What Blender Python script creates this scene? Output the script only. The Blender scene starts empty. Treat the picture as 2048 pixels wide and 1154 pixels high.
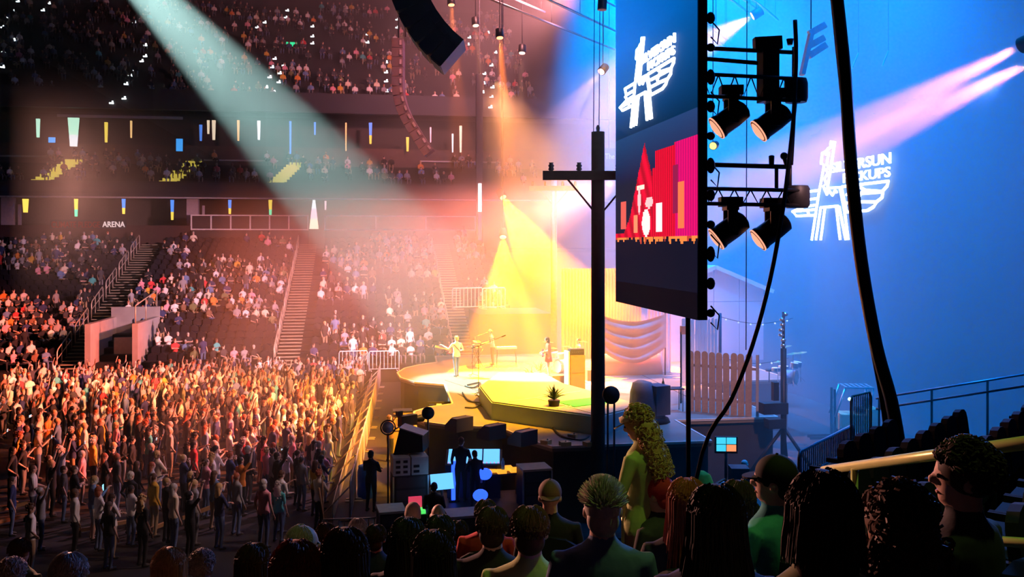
import bpy, bmesh, math, random
import numpy as np
from mathutils import Vector, Matrix, Quaternion
random.seed(7)
SC = bpy.context.scene
COL = SC.collection
# ------------------------------------------------------------------ camera and view
F, HZ, EYE, YAW = 1800.0, 490.0, 8.0, math.radians(9)
CY, SY = math.cos(YAW), math.sin(YAW)
def at(px, py, d):
    """a photograph pixel at depth d (metres along the view) as a point of the arena"""
    lat = (px - 1024) / F * d
    return Vector((SY * d + CY * lat, CY * d - SY * lat, EYE - (py - HZ) / F * d))
def atz(px, py, z): return at(px, py, (EYE - z) * F / (py - HZ))
def aty(px, py, y): return at(px, py, y / (CY - SY * (px - 1024) / F))
def on_floor(px, d):
    p = at(px, HZ, d); p.z = .05; return p
def atx(px, py, x): return at(px, py, x / (SY + CY * (px - 1024) / F))
cam = bpy.data.objects.new('camera', bpy.data.cameras.new('camera'))
COL.objects.link(cam)
cam.location = (0, 0, EYE)
cam.rotation_euler = (math.pi / 2, 0, -YAW)
cam.data.sensor_width = 36
cam.data.lens = 36 * F / 2048
cam.data.shift_y = -(577 - HZ) / 2048
cam.data.clip_end = 400
SC.camera = cam
SC.view_settings.view_transform = 'Standard'
SC.view_settings.look = 'None'
SC.view_settings.exposure = 0.0
SC.view_settings.gamma = 1.0
SC.view_settings.use_curve_mapping = False
SC.cycles.use_denoising = True
SC.cycles.adaptive_threshold = .03
SC.cycles.max_bounces = 4
SC.cycles.diffuse_bounces = 2
SC.cycles.glossy_bounces = 2
SC.cycles.transmission_bounces = 2
SC.cycles.volume_bounces = 0
SC.cycles.transparent_max_bounces = 8
SC.cycles.sample_clamp_indirect = 4
SC.cycles.caustics_reflective = False
SC.cycles.caustics_refractive = False
world = bpy.data.worlds.new('world')
SC.world = world
world.use_nodes = True
world.node_tree.nodes['Background'].inputs[0].default_value = (0.05, 0.055, 0.09, 1)
world.node_tree.nodes['Background'].inputs[1].default_value = 0.008

# ------------------------------------------------------------------ stage lights
def spot(name, pos, target, color, power, size, blend=0.25, radius=0.12):
    l = bpy.data.lights.new(name, 'SPOT')
    l.color, l.energy = color, power
    l.spot_size, l.spot_blend, l.shadow_soft_size = math.radians(size), blend, radius
    o = bpy.data.objects.new(name, l)
    COL.objects.link(o)
    o.location = pos
    o.rotation_euler = (Vector(target) - Vector(pos)).to_track_quat('-Z', 'Y').to_euler()
    return o
AMBER, ORANGE, PINK, TEAL, BLUE = (1, .23, .0), (1, .20, .03), (1, .30, .30), (.60, 1, .96), (.0, .24, 1)
# beams seen in the haze: source, aim, colour, power, cone, softness
BEAMS = {
    'follow_spot':      (at(66, -258, 50), at(1010, 745, 38), TEAL, 850000, 10.5, .35),
    'amber_beam_high':  (at(1008, 398, 47), Vector((10.5, 40.5, 2.2)), AMBER, 520000, 38, .25),
    'amber_beam_low':   (at(1006, 478, 46), at(1012, 730, 42), AMBER, 290000, 40, .25),
    'orange_beam_tall': (at(1000, 80, 46), at(1022, 420, 44), ORANGE, 320000, 9, .3),
    'orange_beam_wide': (at(903, 14, 48), at(930, 420, 46), ORANGE, 90000, 11, .4),
    'orange_beam_thin': (at(952, 55, 50), at(985, 380, 48), (1, .34, .18), 90000, 6, .4),
    'pale_beam':        (at(1044, 110, 50), at(1036, 420, 48), (1, .42, .3), 40000, 7, .4),
    'peach_beam':       (at(1500, 35, 40), at(1300, 150, 41), (1, .36, .16), 40000, 34, .5),
    'side_beam_upper':  (at(2036, 95, 23), at(1690, 270, 29), (1, .30, .14), 120000, 13, .3),
    'side_beam_lower':  (at(2056, 128, 23), at(1700, 300, 29), (1, .30, .14), 120000, 13, .3),
    'lavender_beam':    (at(1200, 146, 44), at(1040, 330, 40), (1, .45, .6), 22000, 24, .6),
}
for n, (p, t, c, w, s, b) in BEAMS.items():
    spot(n, p, t, c, w, s, b)
# washes hung over the stage and over the house, plus added fills
for i, (y_, w_) in enumerate(((22, 80000), (34, 260000), (47, 330000), (60, 280000))):
    spot('blue_wash', (15.5, y_, 31), (20.5, y_, 0), BLUE, w_, 62, .9, .8)
spot('pink_wash_rig', (8, 46, 36), (4, 57, 0), PINK, 100000, 42, .9, .8)
spot('rose_wash_roof', (10.5, 46, 21), (6, 62, 24), (1, .32, .34), 95000, 60, .9, .8)
spot('amber_wash_stage', (8.6, 27.2, 15), (5, 33.5, 2), (1, .42, .01), 90000, 52, .6, .6)
spot('amber_wash_rear', (6, 44, 16), (11, 41, 3), (1, .36, .14), 70000, 56, .7, .6)
spot('red_wash_floor', (9, 34, 10.5), (-12, 37.5, 0), (1, .20, .08), 90000, 54, .6, .5)
spot('orange_wash_front', (9, 40, 10.5), (-3, 42, 0), (1, .32, .04), 30000, 52, .7, .5)
spot('rose_wash_bowl', (10, 36, 10.5), (-8, 62, 2.4), (1, .46, .54), 95000, 38, .7, .5)
spot('red_wash_bowl', (10, 36, 10.5), (-27, 55, 1.0), (1, .18, .12), 190000, 30, .8, .5)
spot('pale_floor_fill', (4, 24, 9), (-10, 25.5, 0), (1, .55, .45), 2200, 54, .9, .4)  # added fill lamp, lifts the dim people on the near floor
spot('lime_house_light', (5, 2.5, 18), (2.9, 5.6, 6), (.62, 1, .18), 1000, 34, .8, .3)
spot('rose_fence_fill', (10.5, 14, 13), (11.8, 29.5, 3), (1, .50, .42), 9000, 26, .8, .3)  # added fill lamp on the near side, brightens the fence front
spot('blue_rim_house', (15, 20, 12), (3, 3.5, 6.5), (.10, .25, 1), 7500, 40, .9, .4)
spot('rose_rim_house', (-9, 25, 10), (1, 4, 6.5), (1, .40, .30), 26000, 44, .9, .4)

# ------------------------------------------------------------------ materials
MATS = {}
def mk(name, col, rough=.6, metal=0, noise=.18, scale=6, emit=0, bump=0, bscale=40, spec=.3):
    if name in MATS: return MATS[name]
    m = bpy.data.materials.new(name)
    m.use_nodes = True
    nt = m.node_tree
    b = nt.nodes['Principled BSDF']
    b.inputs['Roughness'].default_value = rough
    b.inputs['Metallic'].default_value = metal
    b.inputs['Specular IOR Level'].default_value = spec
    tc = nt.nodes.new('ShaderNodeTexCoord')
    nz = nt.nodes.new('ShaderNodeTexNoise')
    nz.inputs['Scale'].default_value = scale
    nz.inputs['Detail'].default_value = 4
    nt.links.new(tc.outputs['Object'], nz.inputs['Vector'])
    rp = nt.nodes.new('ShaderNodeMix')
    rp.data_type = 'RGBA'
    a = [max(0, c * (1 - noise)) for c in col]
    d = [min(1, c * (1 + noise)) for c in col]
    rp.inputs[6].default_value = (*a, 1)
    rp.inputs[7].default_value = (*d, 1)
    nt.links.new(nz.outputs['Fac'], rp.inputs[0])
    nt.links.new(rp.outputs[2], b.inputs['Base Color'])
    if emit:
        m.cycles.emission_sampling = 'NONE'
        nt.links.new(rp.outputs[2], b.inputs['Emission Color'])
        b.inputs['Emission Strength'].default_value = emit
    if bump:
        n2 = nt.nodes.new('ShaderNodeTexNoise')
        n2.inputs['Scale'].default_value = bscale
        nt.links.new(tc.outputs['Object'], n2.inputs['Vector'])
        bp = nt.nodes.new('ShaderNodeBump')
        bp.inputs['Strength'].default_value = bump
        bp.inputs['Distance'].default_value = .02
        nt.links.new(n2.outputs['Fac'], bp.inputs['Height'])
        nt.links.new(bp.outputs['Normal'], b.inputs['Normal'])
    MATS[name] = m
    return m
BLACK = mk('black_metal', (.015, .015, .017), .45, .3)
STEEL = mk('galvanised_steel', (.55, .56, .58), .35, .7, .12, 20)
DARK = mk('dark_paint', (.03, .03, .033), .7)
CONC = mk('dark_concrete', (.018, .017, .017), .9, 0, .3, 1.5, bump=.2)
PALEC = mk('grey_concrete', (.32, .32, .33), .9, 0, .2, 2)
WOODF = mk('fence_wood', (.36, .24, .19), .8, 0, .3, 14, bump=.2)
WHITE = mk('white_paint', (.75, .75, .76), .5, 0, .05)
CASE = mk('case_laminate', (.04, .04, .045), .5)
def glow(name, col, s): return mk(name, col, .5, 0, .02, 3, emit=s)

# ------------------------------------------------------------------ mesh helpers
def frame(d):
    d = Vector(d).normalized()
    u = d.cross(Vector((0, 0, 1)))
    if u.length < 1e-4: u = Vector((1, 0, 0))
    u.normalize()
    return u, u.cross(d).normalized(), d
class MB:
    def __init__(s): s.v, s.f, s.m, s.sm, s.cur, s.M = [], [], [], [], 0, None
    def mat(s, i): s.cur = i; return s
    def add(s, vs, fs, smooth=False):
        o = len(s.v)
        s.v += [tuple(s.M @ Vector(p)) if s.M else tuple(p) for p in vs]
        for f in fs:
            s.f.append(tuple(o + i for i in f)); s.m.append(s.cur); s.sm.append(smooth)
        return s
    def box(s, c, d, rz=0, R=None):
        R = R or Matrix.Rotation(rz, 3, 'Z')
        c = Vector(c)
        vs = [c + R @ Vector((x * d[0] / 2, y * d[1] / 2, z * d[2] / 2)) for x in (-1, 1) for y in (-1, 1) for z in (-1, 1)]
        return s.add(vs, [(0, 1, 3, 2), (4, 6, 7, 5), (0, 4, 5, 1), (2, 3, 7, 6), (0, 2, 6, 4), (1, 5, 7, 3)])
    def span(s, a, b):
        return s.box([(p + q) / 2 for p, q in zip(a, b)], [abs(q - p) for p, q in zip(a, b)])
    def bar(s, p, q, w, h=None):
        p, q = Vector(p), Vector(q)
        u, n, d = frame(q - p)
        R = Matrix((u, n, d)).transposed()
        return s.box((p + q) / 2, (w, h or w, (q - p).length), R=R)
    def tube(s, pts, r, n=6, flat=1.0, cap=True):
        pts = [Vector(p) for p in pts]
        rs = r if isinstance(r, (list, tuple)) else [r] * len(pts)
        vs, prev = [], None
        for i, p in enumerate(pts):
            t = (pts[min(i + 1, len(pts) - 1)] - pts[max(i - 1, 0)])
            if t.length < 1e-7: t = Vector((0, 0, 1))
            t.normalize()
            if prev is None:
                u = frame(t)[0]
            else:
                u = prev - t * prev.dot(t)
                u = u.normalized() if u.length > 1e-5 else frame(t)[0]
            prev = u
            w = t.cross(u)
            for k in range(n):
                a = 2 * math.pi * k / n
                vs.append(p + u * math.cos(a) * rs[i] + w * math.sin(a) * rs[i] * flat)
        fs = []
        for i in range(len(pts) - 1):
            for k in range(n):
                fs.append((i * n + k, i * n + (k + 1) % n, (i + 1) * n + (k + 1) % n, (i + 1) * n + k))
        s.add(vs, fs, n > 5)
        if cap:
            o = len(s.v) - len(vs)
            for f in (tuple(range(n - 1, -1, -1)), tuple((len(pts) - 1) * n + k for k in range(n))):
                s.f.append(tuple(o + i for i in f)); s.m.append(s.cur); s.sm.append(False)
        return s
    def loft(s, rings, n=12):
        """rings of (centre, half width x, half depth y): an upright lofted body"""
        vs, fs = [], []
        for c, rx, ry in rings:
            for k in range(n):
                a = 2 * math.pi * k / n
                vs.append((c[0] + rx * math.cos(a), c[1] + ry * math.sin(a), c[2]))
        for i in range(len(rings) - 1):
            for k in range(n):
                fs.append((i * n + k, i * n + (k + 1) % n, (i + 1) * n + (k + 1) % n, (i + 1) * n + k))
        fs.append(tuple(range(n - 1, -1, -1)))
        fs.append(tuple((len(rings) - 1) * n + k for k in range(n)))
        return s.add(vs, fs, True)
    def lathe(s, prof, c, axis=(0, 0, 1), n=16):
        u, w, d = frame(axis)
        c = Vector(c)
        vs, fs = [], []
        for r, z in prof:
            for k in range(n):
                a = 2 * math.pi * k / n
                vs.append(c + d * z + (u * math.cos(a) + w * math.sin(a)) * r)
        for i in range(len(prof) - 1):
            for k in range(n):
                fs.append((i * n + k, i * n + (k + 1) % n, (i + 1) * n + (k + 1) % n, (i + 1) * n + k))
        s.add(vs, fs, True)
        return s.add(vs[:n], [tuple(range(n - 1, -1, -1))]).add(vs[-n:], [tuple(range(n))])
    def ball(s, c, r, nu=10, nv=6, R=None):
        r = r if isinstance(r, (list, tuple)) else (r, r, r)
        c = Vector(c)
        vs, fs = [], []
        def put(x, y, z):
            p = Vector((x * r[0], y * r[1], z * r[2]))
            vs.append(c + (R @ p if R else p))
        put(0, 0, -1)
        for j in range(1, nv):
            t = -math.pi / 2 + math.pi * j / nv
            for k in range(nu):
                a = 2 * math.pi * k / nu
                put(math.cos(t) * math.cos(a), math.cos(t) * math.sin(a), math.sin(t))
        put(0, 0, 1)
        L = len(vs) - 1
        for k in range(nu):
            fs.append((0, 1 + (k + 1) % nu, 1 + k))
            fs.append((L, L - nu + k, L - nu + (k + 1) % nu))
        for j in range(nv - 2):
            for k in range(nu):
                a, b = 1 + j * nu, 1 + (j + 1) * nu
                fs.append((a + k, a + (k + 1) % nu, b + (k + 1) % nu, b + k))
        return s.add(vs, fs, True)
    def prism(s, poly, t, M=None):
        """polygon in x-y, thickness t along z, placed by matrix M"""
        n = len(poly)
        vs = [Vector((x, y, 0)) for x, y in poly] + [Vector((x, y, t)) for x, y in poly]
        if M: vs = [M @ p for p in vs]
        fs = [tuple(range(n - 1, -1, -1)), tuple(range(n, 2 * n))]
        fs += [(i, (i + 1) % n, n + (i + 1) % n, n + i) for i in range(n)]
        return s.add(vs, fs)
    def mesh(s, name):
        me = bpy.data.meshes.new(name)
        me.from_pydata(s.v, [], s.f)
        me.polygons.foreach_set('material_index', s.m)
        me.polygons.foreach_set('use_smooth', s.sm)
        me.update()
        return me
    def build(s, name, mats, parent=None, label=None):
        me = s.mesh(name)
        for m in (mats if isinstance(mats, (list, tuple)) else [mats]): me.materials.append(m)
        o = bpy.data.objects.new(name, me)
        COL.objects.link(o)
        o.parent = parent
        if label: o['label'] = label
        return o
def tag(o, label, cat, group=None, kind=None):
    o['label'] = label
    o['category'] = cat
    if group: o['group'] = group
    if kind: o['kind'] = kind
    return o
def struct(o, label=None):
    o['kind'] = 'structure'
    if label: o['label'] = label
    return o
def thing(name, label, cat, loc=(0, 0, 0), rz=0, group=None, sc=1):
    o = bpy.data.objects.new(name, None)
    COL.objects.link(o)
    o.location, o.rotation_euler, o.scale = loc, (0, 0, rz), (sc, sc, sc)
    o.empty_display_size = .2
    return tag(o, label, cat, group)
def dup(root, loc, rz=0, label=None, group=None, sc=None):
    r = root.copy()
    COL.objects.link(r)
    r.location, r.rotation_euler = loc, (0, 0, rz)
    if sc: r.scale = (sc, sc, sc)
    if label: r['label'] = label
    if group: r['group'] = group
    for ch in list(root.children):
        c = ch.copy(); COL.objects.link(c); c.parent = r
        for g in list(ch.children):
            d = g.copy(); COL.objects.link(d); d.parent = c
    return r
# ------------------------------------------------------------------ the arena shell
struct(MB().span((-60, -12, -.3), (60, 112, 0)).build('floor', mk('floor_cover', (.03, .027, .025), .75, 0, .3, .6)))
struct(MB().span((-60, -12, 37), (60, 112, 37.5)).build('ceiling', DARK))
struct(MB().span((-60, 98, 0), (60, 98.6, 37)).build('wall_back', DARK))
struct(MB().span((-60.5, -12, 0), (-60, 98, 37)).build('wall_left', DARK))
struct(MB().span((60, -12, 0), (60.5, 98, 37)).build('wall_right', DARK))
def tier(name, x0, x1, y0, n, dy, z0, dz, base=0):
    """a raked seating bank: treads along x, rising (dz>0) or falling with y"""
    prof = []
    for i in range(n):
        prof += [(y0 + i * dy, z0 + i * dz), (y0 + (i + 1) * dy, z0 + i * dz)]
    prof = [(y0, base)] + prof + [(y0 + n * dy, base)]
    k = len(prof)
    vs = [(x0, y, z) for y, z in prof] + [(x1, y, z) for y, z in prof]
    fs = [(i, i + 1, k + i + 1, k + i) for i in range(k - 1)] + [tuple(range(k)), tuple(range(2 * k - 1, k - 1, -1))]
    return struct(MB().add(vs, fs).build(name, CONC))
LB = dict(y0=53., n=22, dy=.87, z0=1.0, dz=.32)          # lower bowl
def lb_z(y): return LB['z0'] + LB['dz'] * max(0, min(LB['n'] - 1, int((y - LB['y0']) / LB['dy'])))
tier('floor_lower_bowl', -52, 9.5, 53, 22, .87, 1.0, .32)
tier('floor_near_bank', -30, 30, -3.6, 21, .8, 7.95, -.25)
MT = dict(y0=73.2, n=5, dy=.85, z0=12.75, dz=.45)
UT = dict(y0=75., n=24, dy=.85, z0=19.6, dz=.56)
tier('floor_middle_tier', -56, 20, 73.2, 5, .85, 12.75, .45, 12.3)
tier('floor_upper_tier', -58, 30, 75, 24, .85, 19.6, .56, 18.9)
struct(MB().span((-58, 72.3, 7.4), (30, 80, 7.7)).build('floor_concourse', CONC))
struct(MB().span((-58, 80, 0), (30, 80.4, 19)).build('wall_concourse', mk('concourse_wall', (.06, .05, .048), .9)))
struct(MB().span((-58, 72.6, 11.7), (30, 73.2, 12.9)).build('wall_balcony', DARK))
struct(MB().span((-58, 77.5, 14.6), (30, 78, 16.2)).build('wall_club', mk('club_timber', (.12, .07, .055), .8, 0, .4, 2)))
struct(MB().span((-58, 74.4, 18.7), (30, 75, 20.3)).build('wall_upper_balcony', DARK))
EDGE = mk('pale_edge', (.5, .47, .45), .6)
struct(MB().span((-58, 72.5, 11.58), (30, 72.7, 11.70)).build('trim_1', EDGE))
for i, (a, b, z) in enumerate([(0, 95, 15.05), (383, 556, 14.95), (840, 1000, 15.1)]):
    p, q = aty(a, 300, 77.3), aty(b, 300, 77.3)
    struct(MB().span((p.x, 77.2, z), (q.x, 77.4, z + .12)).build('trim_%d' % (i + 2), EDGE))
p, q = aty(115, 240, 74.2), aty(365, 240, 74.2)
struct(MB().span((p.x, 74.1, 17.9), (q.x, 74.3, 18.1)).build('trim_5', EDGE))
# the blacked-out rear of the stage: a pleated drape from roof to floor
def drape(name, x, y0, y1, z0, z1, m, pleat=1.6, depth=.02, n=8):
    vs, fs = [], []
    k = int((y1 - y0) / pleat) * n
    for j, z in enumerate((z0, z1)):
        for i in range(k + 1):
            y = y0 + (y1 - y0) * i / k
            vs.append((x + depth * math.sin(i / n * 2 * math.pi) + .06 * math.sin(y * .9), y, z))
    fs = [(i, i + 1, k + 2 + i, k + 1 + i) for i in range(k)]
    return MB().add(vs, fs, True).build(name, m)
struct(drape('wall_stage_drape', 22.5, 8, 72, 0, 36, mk('drape_cloth', (.08, .09, .11), .95, 0, .1, 2)))

# ------------------------------------------------------------------ haze
def haze(name, a, b, dens, label):
    m = bpy.data.materials.new(name)
    m.use_nodes = True
    nt = m.node_tree
    nt.nodes.remove(nt.nodes['Principled BSDF'])
    v = nt.nodes.new('ShaderNodeVolumeScatter')
    v.inputs['Density'].default_value = dens
    v.inputs['Anisotropy'].default_value = .15
    v.inputs['Color'].default_value = (1, 1, 1, 1)
    nt.links.new(v.outputs[0], nt.nodes['Material Output'].inputs['Volume'])
    o = MB().span(a, b).build(name, m)
    tag(o, label, 'haze', kind='stuff')
    return o
haze('haze', (-7, 19, .3), (22.1, 97, 36.5), .0080, 'smoky haze hanging over the stage')
haze('house_haze', (-50, 19, 12), (-7, 97, 36.5), .0065, 'smoky haze high over the crowd and seating')
haze('rear_haze', (12.5, 19.2, .4), (22, 70, 36.4), .021, 'denser haze in front of the blue stage drape')
# ------------------------------------------------------------------ people
SKIN = [mk('skin_light', (.62, .40, .31), .55, 0, .06), mk('skin_tan', (.45, .27, .18), .55, 0, .06), mk('skin_brown', (.22, .12, .08), .55, 0, .06)]
EYE_M, LIP_M, SHOE_M = mk('eye_dark', (.02, .02, .02), .2), mk('lip', (.42, .17, .15), .5), mk('shoe_leather', (.05, .045, .04), .6)
SHIRT = {k: mk('cloth_' + k.replace(' ', '_'), c, .85, 0, .12, 9, bump=.12, bscale=25) for k, c in {
    'white': (.72, .70, .68), 'black': (.018, .018, .02), 'grey': (.28, .28, .29), 'red': (.62, .05, .05), 'navy': (.03, .04, .11),
    'denim blue': (.12, .20, .36), 'pink': (.75, .32, .38), 'olive': (.16, .17, .07), 'cream': (.72, .62, .46), 'brown': (.20, .11, .06),
    'mustard': (.62, .36, .04), 'teal': (.06, .36, .36), 'orange': (.75, .25, .04), 'lime green': (.48, .58, .20), 'charcoal': (.05, .05, .055)}.items()}
PANTS = {k: mk('legs_' + k.replace(' ', '_'), c, .85, 0, .12, 9) for k, c in {
    'black trousers': (.02, .02, .022), 'jeans': (.10, .15, .27), 'grey trousers': (.16, .16, .17), 'tan trousers': (.36, .26, .15), 'white trousers': (.6, .58, .55)}.items()}
def hair_mat(name, c, rough=.45):
    m = mk('hair_' + name, c, .62, 0, .35, 30, spec=.25)
    return m
HAIR = {'blond': hair_mat('blond', (.55, .36, .15)), 'brown': hair_mat('brown', (.10, .05, .028)), 'black': hair_mat('black', (.014, .012, .011)),
        'auburn': hair_mat('auburn', (.34, .085, .03)), 'grey': hair_mat('grey', (.42, .40, .38)), 'dark brown': hair_mat('dark_brown', (.04, .022, .014)),
        'pale': hair_mat('pale', (.60, .55, .47))}
def evaluated(ob):
    dg = bpy.context.evaluated_depsgraph_get()
    dg.update()
    return bpy.data.meshes.new_from_object(ob.evaluated_get(dg))
def solidify_union(mb, voxel, tris, smooth=1):
    """one continuous skin over overlapping bodies, thinned to about tris triangles"""
    me = mb.mesh('shape')
    o = bpy.data.objects.new('shape', me)
    COL.objects.link(o)
    r = o.modifiers.new('r', 'REMESH'); r.mode = 'VOXEL'; r.voxel_size = voxel
    if smooth:
        s = o.modifiers.new('s', 'SMOOTH'); s.factor = .5; s.iterations = smooth
    full = evaluated(o)
    n = sum(len(p.vertices) - 2 for p in full.polygons)
    if n > tris:
        d = o.modifiers.new('d', 'DECIMATE'); d.ratio = tris / n
        out = evaluated(o)
        bpy.data.meshes.remove(full)
    else:
        out = full
    bpy.data.objects.remove(o); bpy.data.meshes.remove(me)
    return out
ARMS = {  # elbow, wrist for the person's +x arm (mirrored for the other)
    'down': ((.245, -.04, 1.13), (.25, .06, .88)), 'clap': ((.27, .10, 1.15), (.055, .33, 1.27)), 'up': ((.30, .10, 1.60), (.27, .18, 1.86)),
    'fold': ((.26, .08, 1.15), (-.05, .22, 1.19)), 'phone': ((.25, .12, 1.14), (.06, .34, 1.34)), 'hip': ((.37, -.08, 1.17), (.20, .06, 1.0)),
    'lap': ((.25, .04, 1.14), (.10, .28, 1.08)), 'pocket': ((.29, -.08, 1.14), (.22, .07, .93)), 'chin': ((.22, .16, 1.12), (.06, .17, 1.46)),
    'fret': ((.30, .05, 1.16), (.44, .30, 1.22)), 'strum': ((.29, -.06, 1.13), (.05, .22, 1.04)), 'keys': ((.26, .08, 1.10), (.17, .36, 1.06)),
    'rail': ((.25, .16, 1.18), (.17, .42, 1.12)), 'lens': ((.24, .14, 1.25), (.07, .25, 1.55))}
def mir(p, s): return Vector((p[0] * s, p[1], p[2]))
def head_matrix(pose):
    piv = Vector((0, pose.get('lean', 0) * .55, 1.50 + pose.get('dz', 0)))
    yaw, nod = pose.get('yaw', 0), pose.get('nod', 0)
    return Matrix.Translation(piv) @ Matrix.Rotation(yaw, 4, 'Z') @ Matrix.Rotation(-nod, 4, 'X')
def make_body(name, pose, fem=False, voxel=.018, tris=1500, fingers=True):
    dz, lean = pose.get('dz', 0), pose.get('lean', 0)
    sit = dz < -.2
    g = .92 if fem else 1.0
    mb, segs = MB(), []
    def shift(p):
        """torso leans forward about the hips"""
        p = Vector(p)
        return Vector((p.x, p.y + lean * max(0, p.z - .92), p.z + dz))
    tors = [(.84, .150, .105), (.90, .172, .122), (.97, .168, .122), (1.07, .142 * g, .108), (1.18, .156 * g, .118), (1.29, .178 * g, .124 if fem else .118), (1.38, .200 * g, .108), (1.43, .178 * g, .092), (1.465, .095, .075), (1.50, .060, .062), (1.57, .056, .060)]
    if fem: tors[1] = (.90, .180, .125)
    mb.loft([(shift((0, 0, z)), rx, ry) for z, rx, ry in tors], 14)
    segs += [(1, shift((0, 0, .96)), shift((0, 0, 1.40)), .15), (1, shift((-.12, 0, 1.40)), shift((.12, 0, 1.40)), .08), (2, shift((-.08, 0, .88)), shift((.08, 0, .88)), .11), (0, shift((0, .0, 1.50)), shift((0, 0, 1.56)), .06)]
    H = head_matrix(pose)
    def hp(*p): return H @ Vector(p)
    R3 = H.to_3x3()
    for c, r in (((0, .004, .138), (.075, .095, .102)), ((0, .030, .075), (.057, .062, .066)), ((0, .055, .045), (.034, .036, .030)),
                 ((0, .103, .105), (.013, .020, .020)), ((0, .092, .128), (.010, .014, .034)), ((.079, -.004, .11), (.013, .022, .032)), ((-.079, -.004, .11), (.013, .022, .032))):
        mb.ball(hp(*c), r, 12, 8, R3)
    segs.append((0, hp(0, 0, .06), hp(0, 0, .16), .09))
    hands = []
    for s, arm in ((1, pose['r']), (-1, pose['l'])):
        e, w = ARMS[arm] if isinstance(arm, str) else arm
        sh, e, w = shift((.186 * g * s, 0, 1.395)), shift(mir(e, s)), shift(mir(w, s))
        mb.tube([sh - Vector((.05 * s, 0, .01)), sh, (sh + e) / 2, e, (e + w) / 2, w], [.050, .060 * g, .050 * g, .040 * g, .037 * g, .026], 10)
        d = (w - e).normalized()
        u = d.cross(Vector((0, 0, 1)))
        u = u.normalized() if u.length > .2 else Vector((0, 1, 0))
        nrm = u.cross(d)
        mb.tube([w - d * .02, w + d * .03, w + d * .075, w + d * .10], [.022, .036, .040, .034], 8, flat=.55)
        segs += [(1, sh, sh.lerp(e, .75), .055), (6, sh.lerp(e, .8), w, .035), (0, w + d * .012, w + d * .10, .03)]
        hands.append((s, w, d, u, nrm))
    for s in (1, -1):
        if sit:
            hip, kn, an = Vector((.095 * s, .02, .92 + dz)), Vector((.13 * s, .45, .52)), Vector((.13 * s, .44, .09))
        else:
            st = pose.get('stride', 0) * s
            hip, kn, an = Vector((.092 * s, 0, .90 + dz)), Vector((.10 * s, .02 + st * .5, .49 + dz)), Vector((.11 * s, -.03 + st * .9, .09 + max(0, -st) * .1 + dz))
        mb.tube([hip, hip.lerp(kn, .5), kn, kn.lerp(an, .35), an], [.088, .076, .055, .056, .037], 10)
        toe = an + Vector((.03 * s, .15, -.055))
        mb.tube([an + Vector((0, -.05, -.045)), an + Vector((0, .02, -.03)), an.lerp(toe, .6), toe], [.036, .044, .042, .028], 8)
        segs += [(2, hip, kn, .07), (7, kn + (an - kn) * .12, an, .05), (3, an + Vector((0, -.04, -.04)), toe, .045)]
    me = solidify_union(mb, voxel, tris, 2)
    n = len(me.polygons)
    cen = np.empty(n * 3); me.polygons.foreach_get('center', cen); cen = cen.reshape(-1, 3)
    best, idx = np.full(n, 1e9), np.zeros(n, int)
    for mi, a, b, r in segs:
        a, b = np.array(a), np.array(b)
        ab = b - a
        t = np.clip(((cen - a) @ ab) / max(ab @ ab, 1e-9), 0, 1)
        d = np.linalg.norm(cen - (a + t[:, None] * ab), axis=1) - r
        k = d < best
        best[k], idx[k] = d[k], mi
    hem = (idx == 2) & (cen[:, 2] > .875 + dz) & (cen[:, 1] < .11)
    idx[hem] = 1
    # fingers, eyes and mouth ride along in the same mesh
    ex = MB().mat(0)
    if fingers:
        for s, w, d, u, nrm in hands:
            cu = nrm * -.016
            for k, (off, ln) in enumerate(((-.030, .062), (-.010, .076), (.011, .080), (.031, .070))):
                a = w + d * .092 + u * off
                ex.tube([a, a + d * ln * .45 + cu * .3, a + d * ln * .8 + cu * 1.2, a + d * ln + cu * 2.4], [.0105, .010, .009, .0065], 5)
            a = w + d * .035 + u * (-.034 * s)
            ex.tube([a, a + d * .03 + u * (-.022 * s), a + d * .065 + u * (-.026 * s) + cu], [.013, .011, .008], 5)
    ex.mat(4)
    for s in (1, -1): ex.ball(hp(.030 * s, .088, .125), (.013, .010, .009), 6, 4, R3)
    ex.mat(5).ball(hp(0, .089, .062), (.024, .007, .007), 6, 4, R3)
    vs = [tuple(v.co) for v in me.vertices] + ex.v
    o = len(me.vertices)
    fs = [tuple(p.vertices) for p in me.polygons] + [tuple(o + i for i in f) for f in ex.f]
    out = bpy.data.meshes.new(name)
    out.from_pydata(vs, [], fs)
    out.polygons.foreach_set('material_index', list(idx) + ex.m)
    out.polygons.foreach_set('use_smooth', [True] * len(fs))
    out.update()
    bpy.data.meshes.remove(me)
    for _ in range(8): out.materials.append(SKIN[0])
    return out
def locks(mb, rnd, n, fall, wid, wave, z0=.17, spread=1.0, r=.0055):
    """strands of hair lying over the crown and falling down the back and sides"""
    for i in range(n):
        a = rnd.uniform(-2.15, 2.15) - math.pi / 2
        el = rnd.uniform(.1, 1.35)
        pts, rs = [], []
        ph = rnd.uniform(0, 6)
        for k in range(7):
            t = k / 6
            e = el * (1 - t * 1.0)
            if t < .5:
                q = Vector((math.cos(a) * .094 * math.cos(e * (1 - t)), -.012 + math.sin(a) * .110 * math.cos(e * (1 - t)), .145 + .108 * math.sin(e * (1 - t))))
                last = q
            else:
                f = (t - .5) * 2
                q = last + Vector((math.cos(a) * wid * f, math.sin(a) * wid * .6 * f, -fall * f * rnd.uniform(.9, 1.1)))
            q += Vector((math.sin(ph + k * 1.7), math.cos(ph + k * 1.3), 0)) * wave
            pts.append(q); rs.append(r * (1 - .65 * t))
        mb.tube(pts, rs, 4)
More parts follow.
